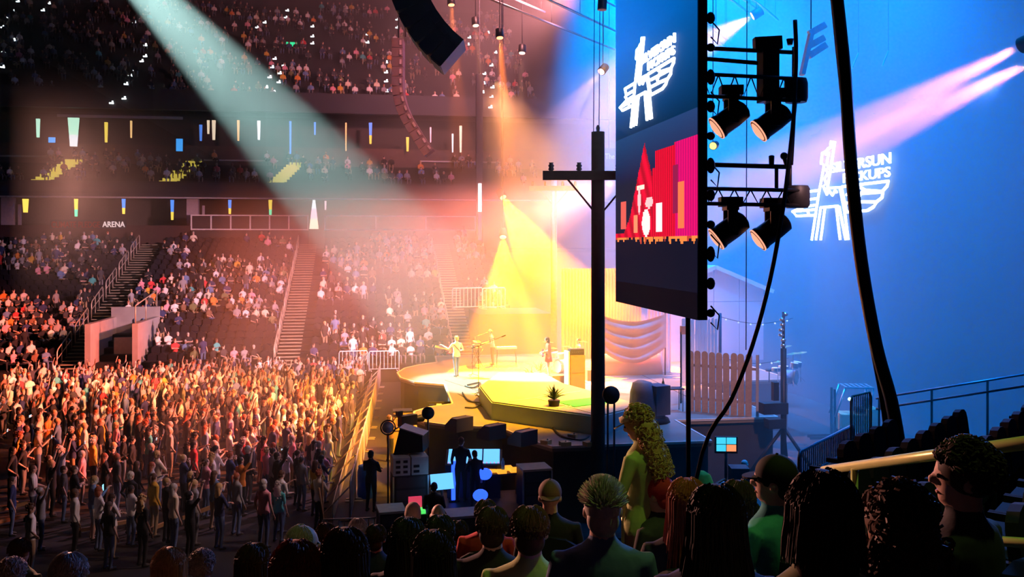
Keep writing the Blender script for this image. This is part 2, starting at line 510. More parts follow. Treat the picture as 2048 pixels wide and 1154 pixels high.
def make_hair(style, near=False, seed=1):
    rnd = random.Random(seed)
    mb = MB()
    nu, nv = (20, 12) if near else (10, 6)
    def dome(rx=.085, ry=.103, rz=.100, c=(0, -.014, .148)): mb.ball(c, (rx, ry, rz), nu, nv)
    if style in ('short', 'crop'):
        dome(); mb.ball((0, -.05, .09), (.074, .06, .07), nu, nv)
        if near or style == 'short': locks(mb, rnd, 420 if near else 14, .035, .0, .004, r=.006 if near else .010)
    elif style == 'spiky':
        dome(); mb.ball((0, -.05, .09), (.074, .06, .075), nu, nv)
        for i in range(420 if near else 30):
            a, e = rnd.uniform(0, 6.28), rnd.uniform(.15, 1.5)
            d = Vector((math.cos(a) * math.cos(e), math.sin(a) * math.cos(e) - .1, math.sin(e)))
            b = Vector((0, -.014, .148)) + Vector((d.x * .08, d.y * .097, d.z * .094))
            mb.tube([b, b + d * .022, b + d * .042 + Vector((0, .012, .004))], [.007, .005, .002], 4)
    elif style in ('long', 'straight'):
        dome(.090, .106, .103)
        mb.loft([((0, -.050, z), rx, ry) for z, rx, ry in ((-.30, .105, .035), (-.24, .122, .052), (-.10, .118, .060), (.02, .100, .064), (.10, .088, .062), (.17, .075, .05))], 16 if near else 9)
        if near: locks(mb, rnd, 420, .34 if style == 'long' else .40, .035, .006)
    elif style == 'bob':
        dome(.092, .108, .104)
        mb.loft([((0, -.035, z), rx, ry) for z, rx, ry in ((-.03, .085, .05), (.02, .102, .075), (.08, .098, .082), (.16, .08, .07))], 16 if near else 9)
        if near: locks(mb, rnd, 420, .15, .015, .004)
    elif style in ('curly', 'wavy'):
        big = style == 'wavy'
        dome(.092, .108, .102)
        if big:
            mb.loft([((0, -.050, z), rx, ry) for z, rx, ry in ((-.28, .10, .04), (-.16, .128, .07), (-.02, .120, .080), (.08, .100, .080), (.16, .08, .06))], 14 if near else 9)
        for i in range((620 if big else 520) if near else (24 if big else 18)):
            a = rnd.uniform(-2.3, 2.3) - math.pi / 2 if big else rnd.uniform(0, 6.28)
            if big and rnd.random() < .6:
                z = rnd.uniform(-.27, .1)
                c = Vector((math.cos(a) * .118, -.05 + math.sin(a) * .072, z))
            else:
                e = rnd.uniform(.0, 1.5) if rnd.random() < .8 or math.sin(a) > 0 else rnd.uniform(-.6, 0)
                if e < .35 and math.sin(a) > .5: e = .45
                c = Vector((math.cos(a) * math.cos(e) * .092, -.014 + math.sin(a) * math.cos(e) * .106, .150 + math.sin(e) * .100))
            r = rnd.uniform(.010, .019) * (1 if near else 2.0)
            if near:
                u = Vector((rnd.uniform(-1, 1), rnd.uniform(-1, 1), rnd.uniform(-1, 1))).normalized()
                w = u.orthogonal().normalized(); x = u.cross(w)
                mb.tube([c + (w * math.cos(t) + x * math.sin(t)) * r + u * (t * .004 - .012) for t in (0, .9, 1.8, 2.7, 3.6, 4.5, 5.4, 6.2)], r * .28, 4)
            else:
                mb.ball(c, r, 6, 4)
    elif style == 'bun':
        dome(.084, .102, .10); mb.ball((0, -.10, .21), (.045, .045, .042), nu, nv)
        if near: locks(mb, rnd, 70, .03, 0, .002)
    elif style == 'pony':
        dome(.085, .103, .10)
        mb.tube([(0, -.10, .18), (0, -.145, .15), (0, -.15, .03), (0, -.13, -.10)], [.022, .034, .032, .008], 8)
        if near: locks(mb, rnd, 70, .03, 0, .002)
    elif style == 'bald':
        mb.loft([((0, -.016, z), rx, ry) for z, rx, ry in ((.045, .066, .074), (.07, .075, .090), (.10, .0785, .0975), (.135, .0775, .0985), (.150, .074, .0955))], nu)
    elif style == 'beanie':
        mb.loft([((0, -.010, z), rx, ry) for z, rx, ry in ((.115, .086, .104), (.14, .092, .110), (.165, .089, .107), (.22, .078, .092), (.255, .05, .06), (.268, .015, .02))], nu)
    elif style == 'cap':
        mb.ball((0, -.012, .158), (.090, .107, .098), nu, nv)
        mb.prism([(.075 * math.cos(t), .075 + .085 * math.sin(t)) for t in [math.pi * k / 10 for k in range(11)]], .009, Matrix.Translation((0, 0, .150)) @ Matrix.Rotation(-.14, 4, 'X'))
        mb.ball((0, -.012, .257), (.009, .009, .006), 6, 4)
        mb.ball((0, -.055, .09), (.072, .055, .06), nu, nv)
    me = mb.mesh('hair_' + style)
    me.materials.append(HAIR['brown'])
    return me
HAIRS = {}
def hair_of(style, near=False, seed=1):
    k = (style, near, seed if near else 1)
    if k not in HAIRS: HAIRS[k] = make_hair(style, near, seed)
    return HAIRS[k]
def put_mats(o, mats):
    for i, m in enumerate(mats):
        o.material_slots[i].link = 'OBJECT'
        o.material_slots[i].material = m
def person(me, pose, loc, rz, label, shirt='black', pants='black trousers', skin=0, hair='short', hcol='brown', sleeve=False, shorts=False, sc=1.0, group=None, near=False, seed=1, hat=None, nm='person'):
    o = bpy.data.objects.new(nm, me)
    COL.objects.link(o)
    o.location, o.rotation_euler, o.scale = loc, (0, 0, rz), (sc, sc, sc)
    S, P, K = SHIRT[shirt], PANTS[pants], SKIN[skin]
    put_mats(o, [K, S, P, SHOE_M, EYE_M, LIP_M, S if sleeve else K, K if shorts else P])
    tag(o, label, 'person', group)
    h = bpy.data.objects.new('hat' if hair in ('cap', 'beanie') else 'hair', hair_of(hair, near, seed))
    COL.objects.link(h)
    h.parent = o
    h.matrix_local = head_matrix(pose)
    put_mats(h, [hat or HAIR[hcol]])
    return o
POSES = {
    'standing': dict(r='down', l='down'), 'clapping': dict(r='clap', l='clap', nod=.05), 'with one arm raised': dict(r='up', l='down', nod=-.1),
    'with both arms raised': dict(r='up', l='up', nod=-.15), 'with folded arms': dict(r='fold', l='fold'), 'holding up a phone': dict(r='phone', l='phone'),
    'with a hand in a pocket': dict(r='pocket', l='down', yaw=.35), 'with a hand on the hip': dict(r='hip', l='down', yaw=-.3), 'looking down at both hands': dict(r='phone', l='lap', nod=.45),
    'with a hand at the chin': dict(r='chin', l='fold')}
SITS = {'sitting': dict(dz=-.45, r='lap', l='lap'), 'sitting and clapping': dict(dz=-.45, r='clap', l='clap', lean=.1), 'sitting and leaning forward': dict(dz=-.45, r='lap', l='lap', lean=.35, nod=-.2),
        'sitting with folded arms': dict(dz=-.45, r='fold', l='fold', lean=-.1), 'sitting with an arm raised': dict(dz=-.45, r='up', l='lap')}
BODY, LOW = {}, {}
def body(pname, fem):
    k = (pname, fem)
    if k not in BODY: BODY[k] = make_body('person_body', POSES.get(pname) or SITS[pname], fem, .02, 1300)
    return BODY[k]
# ------------------------------------------------------------------ the stage
H = 2.2
DECK = mk('stage_ply', (.17, .145, .11), .45, 0, .2, 2)
TEALR = mk('riser_fascia', (.30, .46, .46), .6, 0, .2, 2)
st = thing('stage', 'low stage deck with two rounded thrusts and a black skirt', 'stage', (0, 0, 0))
poly = [(13.6, 28.6), (13.6, 36.5), (18, 36.5), (18, 47), (3.4, 47), (3.3, 44.6), (2.4, 43.8), (1.65, 42.7), (1.25, 41.2), (1.35, 39.6), (1.9, 38.3), (3.1, 37.4),
        (3.0, 32.8), (2.1, 32.3), (1.55, 31.5), (1.45, 30.6), (1.8, 29.6), (2.7, 28.8), (4.1, 28.4), (4.7, 26.4), (5.2, 25.4), (10, 25.4), (10, 28.6)]
MB().prism(poly, .16, Matrix.Translation((0, 0, H - .16))).build('deck', DECK, st)
cx, cy = 9, 36
MB().prism([(x + (cx - x) * .02, y + (cy - y) * .02) for x, y in poly], H - .16).build('skirt', DARK, st)
mb = MB()
for i in range(len(poly)):
    a, b = poly[i], poly[(i + 1) % len(poly)]
    mb.bar((a[0], a[1], H - .02), (b[0], b[1], H - .02), .07, .07)
mb.build('edge_trim', mk('edge_alu', (.62, .55, .45), .4, .3), st)
for x0, y0, x1, y1 in ((3.2, 38.6, 6.0, 30.5), (3.4, 35, 4.6, 29.0), (9, 36.8, 9, 46.8), (12, 29, 12, 46)):
    MB().bar((x0, y0, H + .003), (x1, y1, H + .003), .03, .012).build('joint', DARK, st)
rs = thing('stage_riser', 'raised riser with pale teal sides in the middle of the stage', 'riser', (0, 0, H))
rp = [(4.0, 29.6), (6.9, 26.6), (8.8, 28.2), (7.2, 33.2), (7.0, 36), (5.2, 36.4), (4.0, 33)]
MB().prism(rp, .56).build('body', TEALR, rs)
MB().prism([(x * .985 + 6.6 * .015, y * .985 + 32 * .015) for x, y in rp], .04, Matrix.Translation((0, 0, .56))).build('top', mk('riser_top', (.34, .31, .20), .5), rs)
MB().bar((4.6, 29.5, .605), (7.4, 31.2, .605), .07, .02).bar((5.9, 28, .605), (8.0, 29.6, .605), .05, .02).bar((6.9, 26.9, .605), (5.6, 30, .605), .05, .02).build('tape_line', mk('pale_tape', (.8, .75, .6), .6), rs)
gm = MB().prism([(6.5, 28.2), (8.1, 28.9), (7.7, 29.9), (6.1, 29.2)], .02, Matrix.Translation((0, 0, H + .6))).build('green_light_mat', mk('green_light_colour', (.04, .45, .08), .9, 0, .4, 30))  # green stage light on the riser, put in as a coloured mat
tag(gm, 'green mat standing in for green light on the riser beside the spiky plant', 'mat')
PALE = mk('pale_cloth', (.68, .60, .54), .9)
def wedge(loc, rz, label):
    t = thing('floor_monitor', label, 'speaker', loc, rz, 'wedge monitors along the stage edge')
    M = Matrix.Rotation(math.pi / 2, 4, 'X') @ Matrix.Translation((0, 0, -.35))
    MB().prism([(-.28, 0), (.28, 0), (.28, .16), (-.02, .42), (-.28, .42)], .7, M).build('cabinet', CASE, t)
    MB().bar((.29, 0, .18), (-.01, 0, .43), .6, .012).build('grille', mk('grille', (.05, .05, .05), .6, .5, .4, 60), t)
    return t
LIT = mk('amber_lit_case', (.5, .34, .12), .6)  # amber stage light put into the case colour
for i, (px, py) in enumerate(((918, 846), (983, 862), (1045, 874), (1018, 822))):
    wedge(atz(px, py + 14, H), 2.2, 'black wedge monitor on the stage lip, %s along the row' % ['first', 'second', 'third', 'set back'][i])
def cable(pts, label, r=.022, m=None, nm='cable', cat='cable', group=None, sm=4):
    ps = [Vector(p) for p in pts]
    out = []
    for i in range(len(ps) - 1):
        p0, p1, p2, p3 = ps[max(0, i - 1)], ps[i], ps[i + 1], ps[min(len(ps) - 1, i + 2)]
        for k in range(sm):
            t = k / sm
            out.append(.5 * ((2 * p1) + (p2 - p0) * t + (2 * p0 - 5 * p1 + 4 * p2 - p3) * t * t + (3 * p1 - 3 * p2 - p0 + p3) * t ** 3))
    out.append(ps[-1])
    return tag(MB().tube(out, r, 6).build(nm, m or BLACK), label, cat, group)
for i, pts in enumerate((((925, 785), (938, 802), (962, 806), (950, 815), (930, 815)), ((975, 812), (1010, 838), (1080, 842), (1150, 848), (1185, 838)), ((1100, 845), (1120, 870), (1160, 880), (1178, 872)), ((935, 770), (960, 765), (948, 775), (930, 772)))):
    cable([atz(x, y, H + .04) for x, y in pts], ['coiled cable on the thrust by the notch', 'long cable along the foot of the teal riser', 'looped cable on the lower deck by the pole', 'small cable heap behind the guitarist'][i], .03)
# microphone and boom stands
def mic_stand(loc, h, boom, label, group='microphone stands on the stage', m=BLACK):
    t = thing('microphone_stand', label, 'mic stand', loc, 0, group)
    mb = MB()
    for k in range(3):
        a = k * 2.09
        mb.tube([(0, 0, .10), (.28 * math.cos(a), .28 * math.sin(a), .012)], .012, 5)
    mb.build('tripod', m, t)
    MB().tube([(0, 0, .08), (0, 0, h)], .014, 6).build('pole', m, t)
    b = Vector(boom)
    MB().tube([Vector((0, 0, h)) - b * .3, Vector((0, 0, h)) + b], .011, 6).build('boom', m, t)
    e = Vector((0, 0, h)) + b
    MB().tube([e - b.normalized() * .05, e + b.normalized() * .12], [.018, .026], 8).build('microphone', m, t)
    return t
mic_stand(atz(945, 752, H), 1.35, (.9, 0, .28), 'tall boom microphone stand beside the guitarist')
mic_stand(atz(957, 790, H), 1.9, (.95, 0, .35), 'boom microphone stand at the corner of the teal riser')
BRASS = mk('cymbal_brass', (.72, .55, .22), .3, .9)
CHROME = mk('chrome', (.75, .75, .76), .2, .9)
def drum_kit(loc, rz, label, shell, head, sc=1):
    t = thing('drum_kit', label, 'drum kit', loc, rz, None, sc)
    def drum(nm, c, r, d, axis=(0, 0, 1)):
        o = MB().lathe([(r, 0), (r, d)], c, axis, 20).build(nm, shell, t)
        a = Vector(axis).normalized()
        MB().lathe([(r * .97, -.004), (r * .97, .004)], Vector(c) + a * (d + .004), axis, 20).build('drumhead', head, o)
        MB().lathe([(r * 1.03, d - .02), (r * 1.03, d)], c, axis, 20).build('hoop', CHROME, o)
    drum('bass_drum', (.25, 0, .30), .29, .42, (-1, 0, 0))
    drum('tom_drum', (-.12, .22, .72), .16, .2, (-.15, 0, 1)); drum('tom_drum', (-.12, -.22, .72), .17, .2, (-.15, 0, 1))
    drum('floor_drum', (.55, -.55, .25), .22, .40); drum('snare_drum', (.55, .45, .55), .18, .14)
    for k, (x, y, z, r) in enumerate(((-.2, .62, 1.35, .26), (-.15, -.65, 1.25, .27), (.35, .85, 1.0, .2), (.55, -.95, 1.45, .24))):
        s = MB().tube([(x, y, .02), (x, y, z)], .012, 6)
        for q in range(3): s.tube([(x, y, .25), (x + .25 * math.cos(q * 2.1), y + .25 * math.sin(q * 2.1), .012)], .01, 5)
        o = s.build('cymbal_stand', CHROME, t)
        MB().lathe([(r, 0), (r * .4, .02), (.03, .045)], (x, y, z), (.15, .1, 1), 20).build('cymbal', BRASS, o)
    MB().lathe([(.15, 0), (.16, .08), (.12, .1)], (.95, .1, .48), (0, 0, 1), 14).tube([(.95, .1, .02), (.95, .1, .48)], .025).build('stool', BLACK, t)
    return t
drum_kit(atz(1130, 752, H) + Vector((0, 1, 0)), .5, 'white drum kit with brass cymbals behind the amplifier stack', mk('drum_white', (.75, .70, .62), .35), mk('drum_skin', (.8, .78, .74), .5))
def keyboard_rig(loc, rz, label):
    t = thing('keyboard_rig', label, 'keyboard', loc, rz)
    s = MB()
    for x in (-.55, .55): s.tube([(x, -.22, .015), (x, .22, .86)], .018, 6).tube([(x, .22, .015), (x, -.22, .86)], .018, 6)
    s.bar((-.55, 0, .44), (.55, 0, .44), .03).build('stand', BLACK, t)
    for z, l in ((.90, 1.3), (1.10, .95)):
        o = MB().box((0, 0, z), (l, .32, .09)).build('keyboard', CASE, t)
        MB().box((0, -.09, z + .05), (l * .9, .13, .012)).build('key_strip', WHITE, o)
    MB().tube([(-.4, .12, .9), (-.4, .12, 1.1)], .02).tube([(.4, .12, .9), (.4, .12, 1.1)], .02).build('upper_arm', BLACK, t)
    return t
kp = at(985, 722, 43.4); kp.z = H
keyboard_rig((kp.x - .75, kp.y, H), -math.pi / 2, 'two-tier keyboard stand in front of the player in the spotted shirt')
t = thing('side_keyboard', 'white-topped keyboard on thin curved legs beside the keyboard player', 'keyboard', atz(1012, 732, H), .1)
MB().box((0, 0, .88), (1.0, .35, .10)).build('keyboard', WHITE, t)
MB().tube([(-.42, 0, .84), (-.45, 0, .4), (-.46, 0, 0)], .02).tube([(.42, 0, .84), (.5, 0, .4), (.5, 0, 0)], .02).build('leg', BLACK, t)
# amplifier stack, covered monitor, drums riser skirt
t = thing('amplifier_stack', 'tall wooden amplifier cabinet with an amplifier head on top', 'amplifier', atz(1152, 782, H), .12)
WOODA = mk('cabinet_wood', (.42, .17, .05), .55, 0, .35, 9)
MB().box((0, 0, .72), (.62, .42, 1.44)).build('cabinet', WOODA, t)
for z in (.38, 1.05): MB().box((0, -.215, z), (.54, .012, .6)).build('speaker_cloth', mk('speaker_cloth', (.30, .16, .08), .9, 0, .3, 60), t)
o = MB().box((0, 0, 1.56), (.58, .3, .24)).build('amplifier_head', CASE, t)
for k in range(6): MB().lathe([(.018, 0), (.014, .03)], (-.2 + k * .08, -.15, 1.56), (0, -1, 0), 8).build('knob', CHROME, o)
MB().box((-.36, .05, .8), (.06, .5, 1.6)).build('side_panel', mk('grey_laminate', (.4, .4, .4), .6), t)
for i, (px, py, w, h) in enumerate(((1115, 775, .55, .5), (1185, 760, .6, .45))):
    t = thing('small_amplifier', ['low amplifier box at the feet of the bass player', 'low amplifier box between the wood cabinet and the swagged curtain'][i], 'amplifier', atz(px, py, H), .1)
    MB().box((0, 0, h / 2), (w, .4, h)).build('cabinet', WOODA, t)
    MB().box((0, -.205, h / 2), (w * .86, .012, h * .8)).build('speaker_cloth', MATS['speaker_cloth'], t)
# swagged curtain on a frame
def swag(loc, label, w, h, m):
    t = thing('swag_curtain', label, 'curtain', loc, -.05)
    mb, nx, nz = MB(), 30, 18
    vs = []
    for j in range(nz + 1):
        for i in range(nx + 1):
            u, v = i / nx, j / nz
            sag = 1.0 * (1 - (2 * u - 1) ** 2)
            z = h - v * (h * .55 + sag * .35) - sag * .35
            vs.append((-w / 2 + u * w, .10 * math.sin(v * 26) * (1 - abs(2 * u - 1)) + .05 * math.sin(u * 18), z))
    fs = [(j * (nx + 1) + i, j * (nx + 1) + i + 1, (j + 1) * (nx + 1) + i + 1, (j + 1) * (nx + 1) + i) for j in range(nz) for i in range(nx)]
    mb.add(vs, fs, True).build('cloth', m, t)
    for x in (-w / 2, w / 2):
        MB().tube([(x, .05, 0), (x, .05, h + .05)], .035).build('upright', BLACK, t)
    MB().loft([((0, .4, 0), w * .5, .35), ((0, .4, .9), w * .47, .3)], 18).build('skirted_base', m, t)
    return t
CURT = mk('salmon_cloth', (.66, .42, .34), .9, 0, .1, 4)
c = at(1265, 762, 40); c.z = H
swag(c, 'salmon cloth hung in deep swags between two uprights', 3.0, 2.75, CURT)
def pleated(nm, loc, w, h, label, m, rz=0):
    vs, k = [], int(w / .03)
    for z in (0, h):
        for i in range(k + 1): vs.append((-w / 2 + w * i / k, .05 * math.sin(i * 1.15), z))
    o = MB().add(vs, [(i, i + 1, k + 2 + i, k + 1 + i) for i in range(k)], True).build(nm, m)
    o.location, o.rotation_euler = loc, (0, 0, rz)
    return tag(o, label, 'curtain')
WCL = mk('white_pleats', (.8, .78, .72), .85)
c = at(1318, 760, 41); c.z = H
pleated('pleated_curtain', c, 1.1, 3.2, 'tall white pleated curtain lit beside the swagged cloth', WCL)
c = at(1180, 700, 46); c.z = H
pleated('rear_curtain', c + Vector((.6, 0, 0)), 4.2, 4.6, 'wide ochre pleated curtain at the back of the stage', mk('ochre_cloth', (.55, .36, .16), .9))
# white plank fence section and picket fence, board by board
def pickets(root, n, w, gap, h, m, tip=.5, nm='picket', jit=.0):
    a = [(-w / 2, 0), (w / 2, 0)] + [(w / 2 * math.cos(t) * (1 if tip else 1), h - w * tip + w * tip * math.sin(t) ** .8) for t in [math.pi * k / 8 for k in range(9)]]
    M = Matrix.Rotation(math.pi / 2, 4, 'X')
    me = MB().prism(a, .03, M).mesh(nm); me.materials.append(m)
    for i in range(n):
        o = bpy.data.objects.new(nm, me)
        COL.objects.link(o); o.parent = root
        o.location = ((w + gap) * i, 0, random.uniform(-jit, jit))
        o.rotation_euler = (0, random.uniform(-.008, .008), 0)
p0, p1 = atz(1382, 822, H), atz(1512, 834, H)
L = (p1 - p0).length
ang = math.atan2(p1.y - p0.y, p1.x - p0.x)
fr = thing('picket_fence', 'brown wooden picket fence with rounded tops on the stage', 'fence', p0, ang)
n = 9; w = L / n * .86
pickets(fr, n, w, L / n * .14, 2.12, WOODF, .55, 'picket', .02)
for z in (.45, 1.6): MB().bar((-w / 2, .035, z), (L, .035, z), .04, .09).build('rail', WOODF, fr)
MB().box((L + .05, .0, 1.05), (.09, .09, 2.1)).build('post', mk('post_grey', (.34, .30, .30), .8), fr)
c = at(1402, 706, 38); c.z = H
wf = thing('white_fence', 'white plank fence standing behind the picket fence', 'fence', at(1366, 700, 38) * 1, -.05)
wf.location.z = H
pickets(wf, 11, .13, .012, 2.7, WHITE, .3, 'plank', .05)
MB().bar((-.1, .03, .6), (1.5, .03, .6), .04, .09).bar((-.1, .03, 2.0), (1.5, .03, 2.0), .04, .09).build('rail', WHITE, wf)
# stage-set barn
b = at(1400, 712, 45); b.z = H
sh = thing('barn', 'white panelled barn front with a low gable roof at the rear of the stage', 'shed', b, -.0)
SHEDW = mk('barn_wall', (.62, .64, .70), .8, 0, .06, 3)
k = 45 / F
eR, eL, hw, ha = 3.55, -2.1, 3.35, 4.72
pw = [(-1.9, 0, -.0), ]
cols = [-1.9, -.45, .7, 2.05, 3.35]
def roof_z(x): return ha - abs(x - .7) * .40
for i in range(4):
    a, c2 = cols[i] + .015, cols[i + 1] - .015
    M = Matrix.Rotation(math.pi / 2, 4, 'X')
    MB().prism([(a, 0), (c2, 0), (c2, 2.95), (a, 2.95)], .06, M).build('wall_panel', SHEDW, sh)
    MB().prism([(a, 2.98), (c2, 2.98), (c2, max(3, roof_z(c2) - .06)), (a, max(3, roof_z(a) - .06))], .06, M).build('gable_panel', SHEDW, sh)
for s, x in ((1, 3.75), (-1, -2.3)):
    MB().bar((.7, .9, ha + .02), (x, .9, roof_z(x)), 2.4, .10).build('roof_slope', mk('barn_roof', (.45, .47, .52), .7), sh)
    MB().bar((.7, -.34, ha - .02), (x, -.34, roof_z(x) - .04), .06, .2).build('barge_board', WHITE, sh)
MB().span((3.29, .05, 0), (3.35, 1.9, 3.3)).build('side_wall', SHEDW, sh)
# festoon pole and strings of bulbs
b = at(1440, 702, 37); b.z = H
t = thing('festoon_pole', 'thin dark pole carrying two strings of small bulbs', 'pole', b)
MB().tube([(0, 0, 0), (0, 0, 3.0)], .07, 8).build('pole', mk('blue_black', (.03, .04, .08), .6), t)
for z0, L2 in ((2.85, 3.2), (1.2, 3.0)):
    pts = [Vector((L2 * u, 0, z0 - .25 * math.sin(u * math.pi) - .1 * u)) for u in [q / 12 for q in range(13)]]
    o = MB().tube(pts, .012, 5).build('string', BLACK, t)
    for q in range(1, 12, 2): MB().ball(pts[q] - Vector((0, 0, .05)), .04, 6, 4).build('bulb', glow('bulb_glow', (.8, .85, 1), 1.0), o)
for i in (0, ):
    b = at(1362, 806, 33); b.z = H
    t = thing('lamp_post', 'thin black post with a small lantern before the white fence', 'post', b)
    MB().tube([(0, 0, 0), (0, 0, 2.6)], .035, 6).build('pole', BLACK, t)
    MB().box((.1, 0, 2.68), (.22, .18, .3)).build('lantern', mk('rust', (.5, .25, .2), .7), t)
# tarpaulin-covered monitor desk
b = at(1296, 806, 29.5); b.z = H
t = thing('covered_speaker', 'loudspeaker pair under grey tarpaulin with a black foot', 'speaker', b, .1)
vs = MB().loft([((0, 0, .15), .62, .5), ((-.05, 0, .6), .58, .46), ((-.12, 0, 1.0), .48, .4), ((-.2, 0, 1.3), .32, .3), ((-.25, 0, 1.38), .1, .15)], 9)
vs.build('tarpaulin', mk('tarp_grey', (.10, .10, .13), .55, 0, .3, 5, bump=.5, bscale=6), t)
MB().box((.28, -.1, .75), (.55, .7, .95), rz=.2).build('cabinet', mk('cover_dark', (.06, .06, .08), .6), t)
MB().loft([((0, 0, 0), .75, .6), ((0, 0, .14), .7, .55), ((0, 0, .25), .4, .4)], 14).build('foot', BLACK, t)
b = at(1340, 800, 31.5); b.z = H
t = thing('bottle_table', 'small thin-legged table with a dark bottle beside the tarpaulin', 'table', b)
MB().box((0, 0, .78), (.9, .5, .04)).build('tabletop', BLACK, t)
for x in (-.4, .4):
    for y in (-.2, .2): MB().tube([(x, y, 0), (x, y, .77)], .015, 5).build('leg', BLACK, t)
tag(MB().lathe([(.05, 0), (.05, .2), (.018, .27), (.018, .34)], b + Vector((-.25, 0, .80)), n=10).build('bottle', mk('bottle_glass', (.02, .03, .03), .15)), 'dark bottle standing on the thin-legged table', 'bottle')
# spiky plant
b = atz(1108, 812, H + .6)
pl = thing('spiky_plant', 'dark spiky yucca in a low pot on the riser', 'plant', b)
MB().lathe([(.16, 0), (.20, .18), (.19, .2)], (0, 0, 0), n=14).build('pot', BLACK, pl)
lf = MB().add([(-.022, 0, 0), (.022, 0, 0), (.03, .22, .10), (-.03, .22, .10), (.0, .46, .12), (0, .2, .125), (0, 0, .02)], [(0, 1, 2, 3), (3, 2, 4), (0, 3, 5, 6), (1, 6, 5, 2), (3, 4, 5), (4, 2, 5)]).mesh('leaf')
lf.materials.append(mk('yucca', (.015, .05, .03), .6))
for i in range(26):
    o = bpy.data.objects.new('leaf', lf); COL.objects.link(o); o.parent = pl
    o.location = (0, 0, .2); o.rotation_euler = (random.uniform(0, 1.35), 0, i * 2.4)
    o.scale = [random.uniform(.8, 1.15)] * 3
for i, (px, py, z) in enumerate(((968, 792, H), (1080, 735, H), (1062, 742, H))):
    t = thing('dried_flower_bunch', ['dried flower bunch at the corner of the teal riser', 'yellow palm bunch before the bass player', 'low yellow palm bunch left of the drum kit'.replace('left of', 'beside')][i], 'plant', atz(px, py + 12, z))
    for j in range(16):
        a, e = j * 2.4, random.uniform(.3, 1.2)
        d = Vector((math.cos(a) * math.cos(e), math.sin(a) * math.cos(e), math.sin(e)))
        MB().tube([(0, 0, 0), d * .35 + Vector((0, 0, .1)), d * .62], [.02, .03, .006], 5, flat=.4).build('stem', mk('dried_gold', (.6, .42, .1), .8), t)

# ------------------------------------------------------------------ musicians
def hero(pose, loc, rz, fem=False, voxel=.013, tris=6000, **k):
    me = make_body('person_body', pose, fem, voxel, tris)
    return person(me, pose, loc, rz, **k)
def guitar(loc, rz, label, m, bass=False, tilt=.25, sc=1):
    """body at the origin, neck towards -x"""
    t = thing('bass_guitar' if bass else 'electric_guitar', label, 'guitar', loc, rz, None, sc)
    R = Matrix.Rotation(math.pi / 2, 4, 'X')
    T = Matrix.Rotation(tilt, 4, 'Y')
    out = [(.20, 0), (.19, .10), (.10, .155), (0, .11), (-.10, .14), (-.20, .12), (-.15, .05), (-.14, 0), (-.15, -.05), (-.22, -.13), (-.10, -.13), (0, -.10), (.10, -.155), (.19, -.10)]
    MB().prism(out, .045, T @ R @ Matrix.Translation((0, 0, -.02))).build('body', m, t)
    nk = MB(); nk.M = T
    nk.box((-.45, -.005, 0), (.62, .025, .05)).build('neck', mk('maple', (.5, .3, .12), .5), t)
    hd = MB(); hd.M = T
    hd.box((-.84, -.005, .02), (.18, .02, .09)).build('headstock', mk('maple', (.5, .3, .12), .5), t)
    s = MB(); s.M = T
    s.box((.0, -.045, 0), (.10, .01, .07)).build('pickup', BLACK, t)
    return t
gp = dict(r='strum', l=((.36, .02, 1.2), (.50, .26, 1.32)), stride=.16, yaw=.25)
g0 = atz(913, 754, H)
hero(gp, g0, .35, label='guitarist in a pale shirt and dark jeans stepping across the thrust', shirt='cream', pants='jeans', hair='short', hcol='blond', sleeve=True, sc=1.04)
guitar(g0 + Vector((-.10, .30, 1.12)), .35, 'electric guitar slung on the guitarist in the pale shirt', mk('guitar_red', (.4, .12, .05), .3))
tag(MB().tube([g0 + Vector(p) for p in ((-.16, .16, 1.18), (-.24, -.02, 1.45), (-.08, -.15, 1.40), (.14, -.14, 1.15), (.20, .06, 1.02))], .018, 6, flat=.4).build('guitar_strap', BLACK), 'dark strap crossing the back of the guitarist', 'strap')
bp = dict(r='strum', l=((.30, .05, 1.16), (.46, .28, 1.14)), nod=.3, lean=.04)
b0 = atz(1097, 753, H)
bo = hero(bp, b0, 1.45, True, label='bass player in a short dark red dress with bobbed hair', shirt='brown', pants='grey trousers', hair='bob', hcol='dark brown', shorts=True)
o = MB().loft([((0, 0, .66), .20, .17), ((0, 0, .80), .175, .15), ((0, 0, .95), .15, .125)], 16).build('skirt', mk('dress_red', (.22, .05, .04), .8), bo)
guitar(b0 + Vector((-.27, -.05, 1.06)), 1.45, 'crimson bass guitar held by the player in the dress', mk('bass_crimson', (.55, .03, .09), .3), True, .2, 1.15)
hero(dict(r='keys', l='keys', nod=.2, lean=.15), (kp.x, kp.y, H), math.pi / 2, label='keyboard player in a spotted pale shirt leaning over the keys', shirt='cream', pants='black trousers', hair='bald', hcol='dark brown')
mic_stand((kp.x - .9, kp.y - .5, H), 1.45, (.55, .3, .12), 'microphone stand reaching to the keyboard player')
hero(dict(dz=-.35, r='clap', l='keys', lean=.1), atz(1135, 748, H) + Vector((1.0, 1.9, 0)), 1.7, label='drummer seated behind the white drum kit', shirt='grey', pants='black trousers', hair='short', hcol='brown')
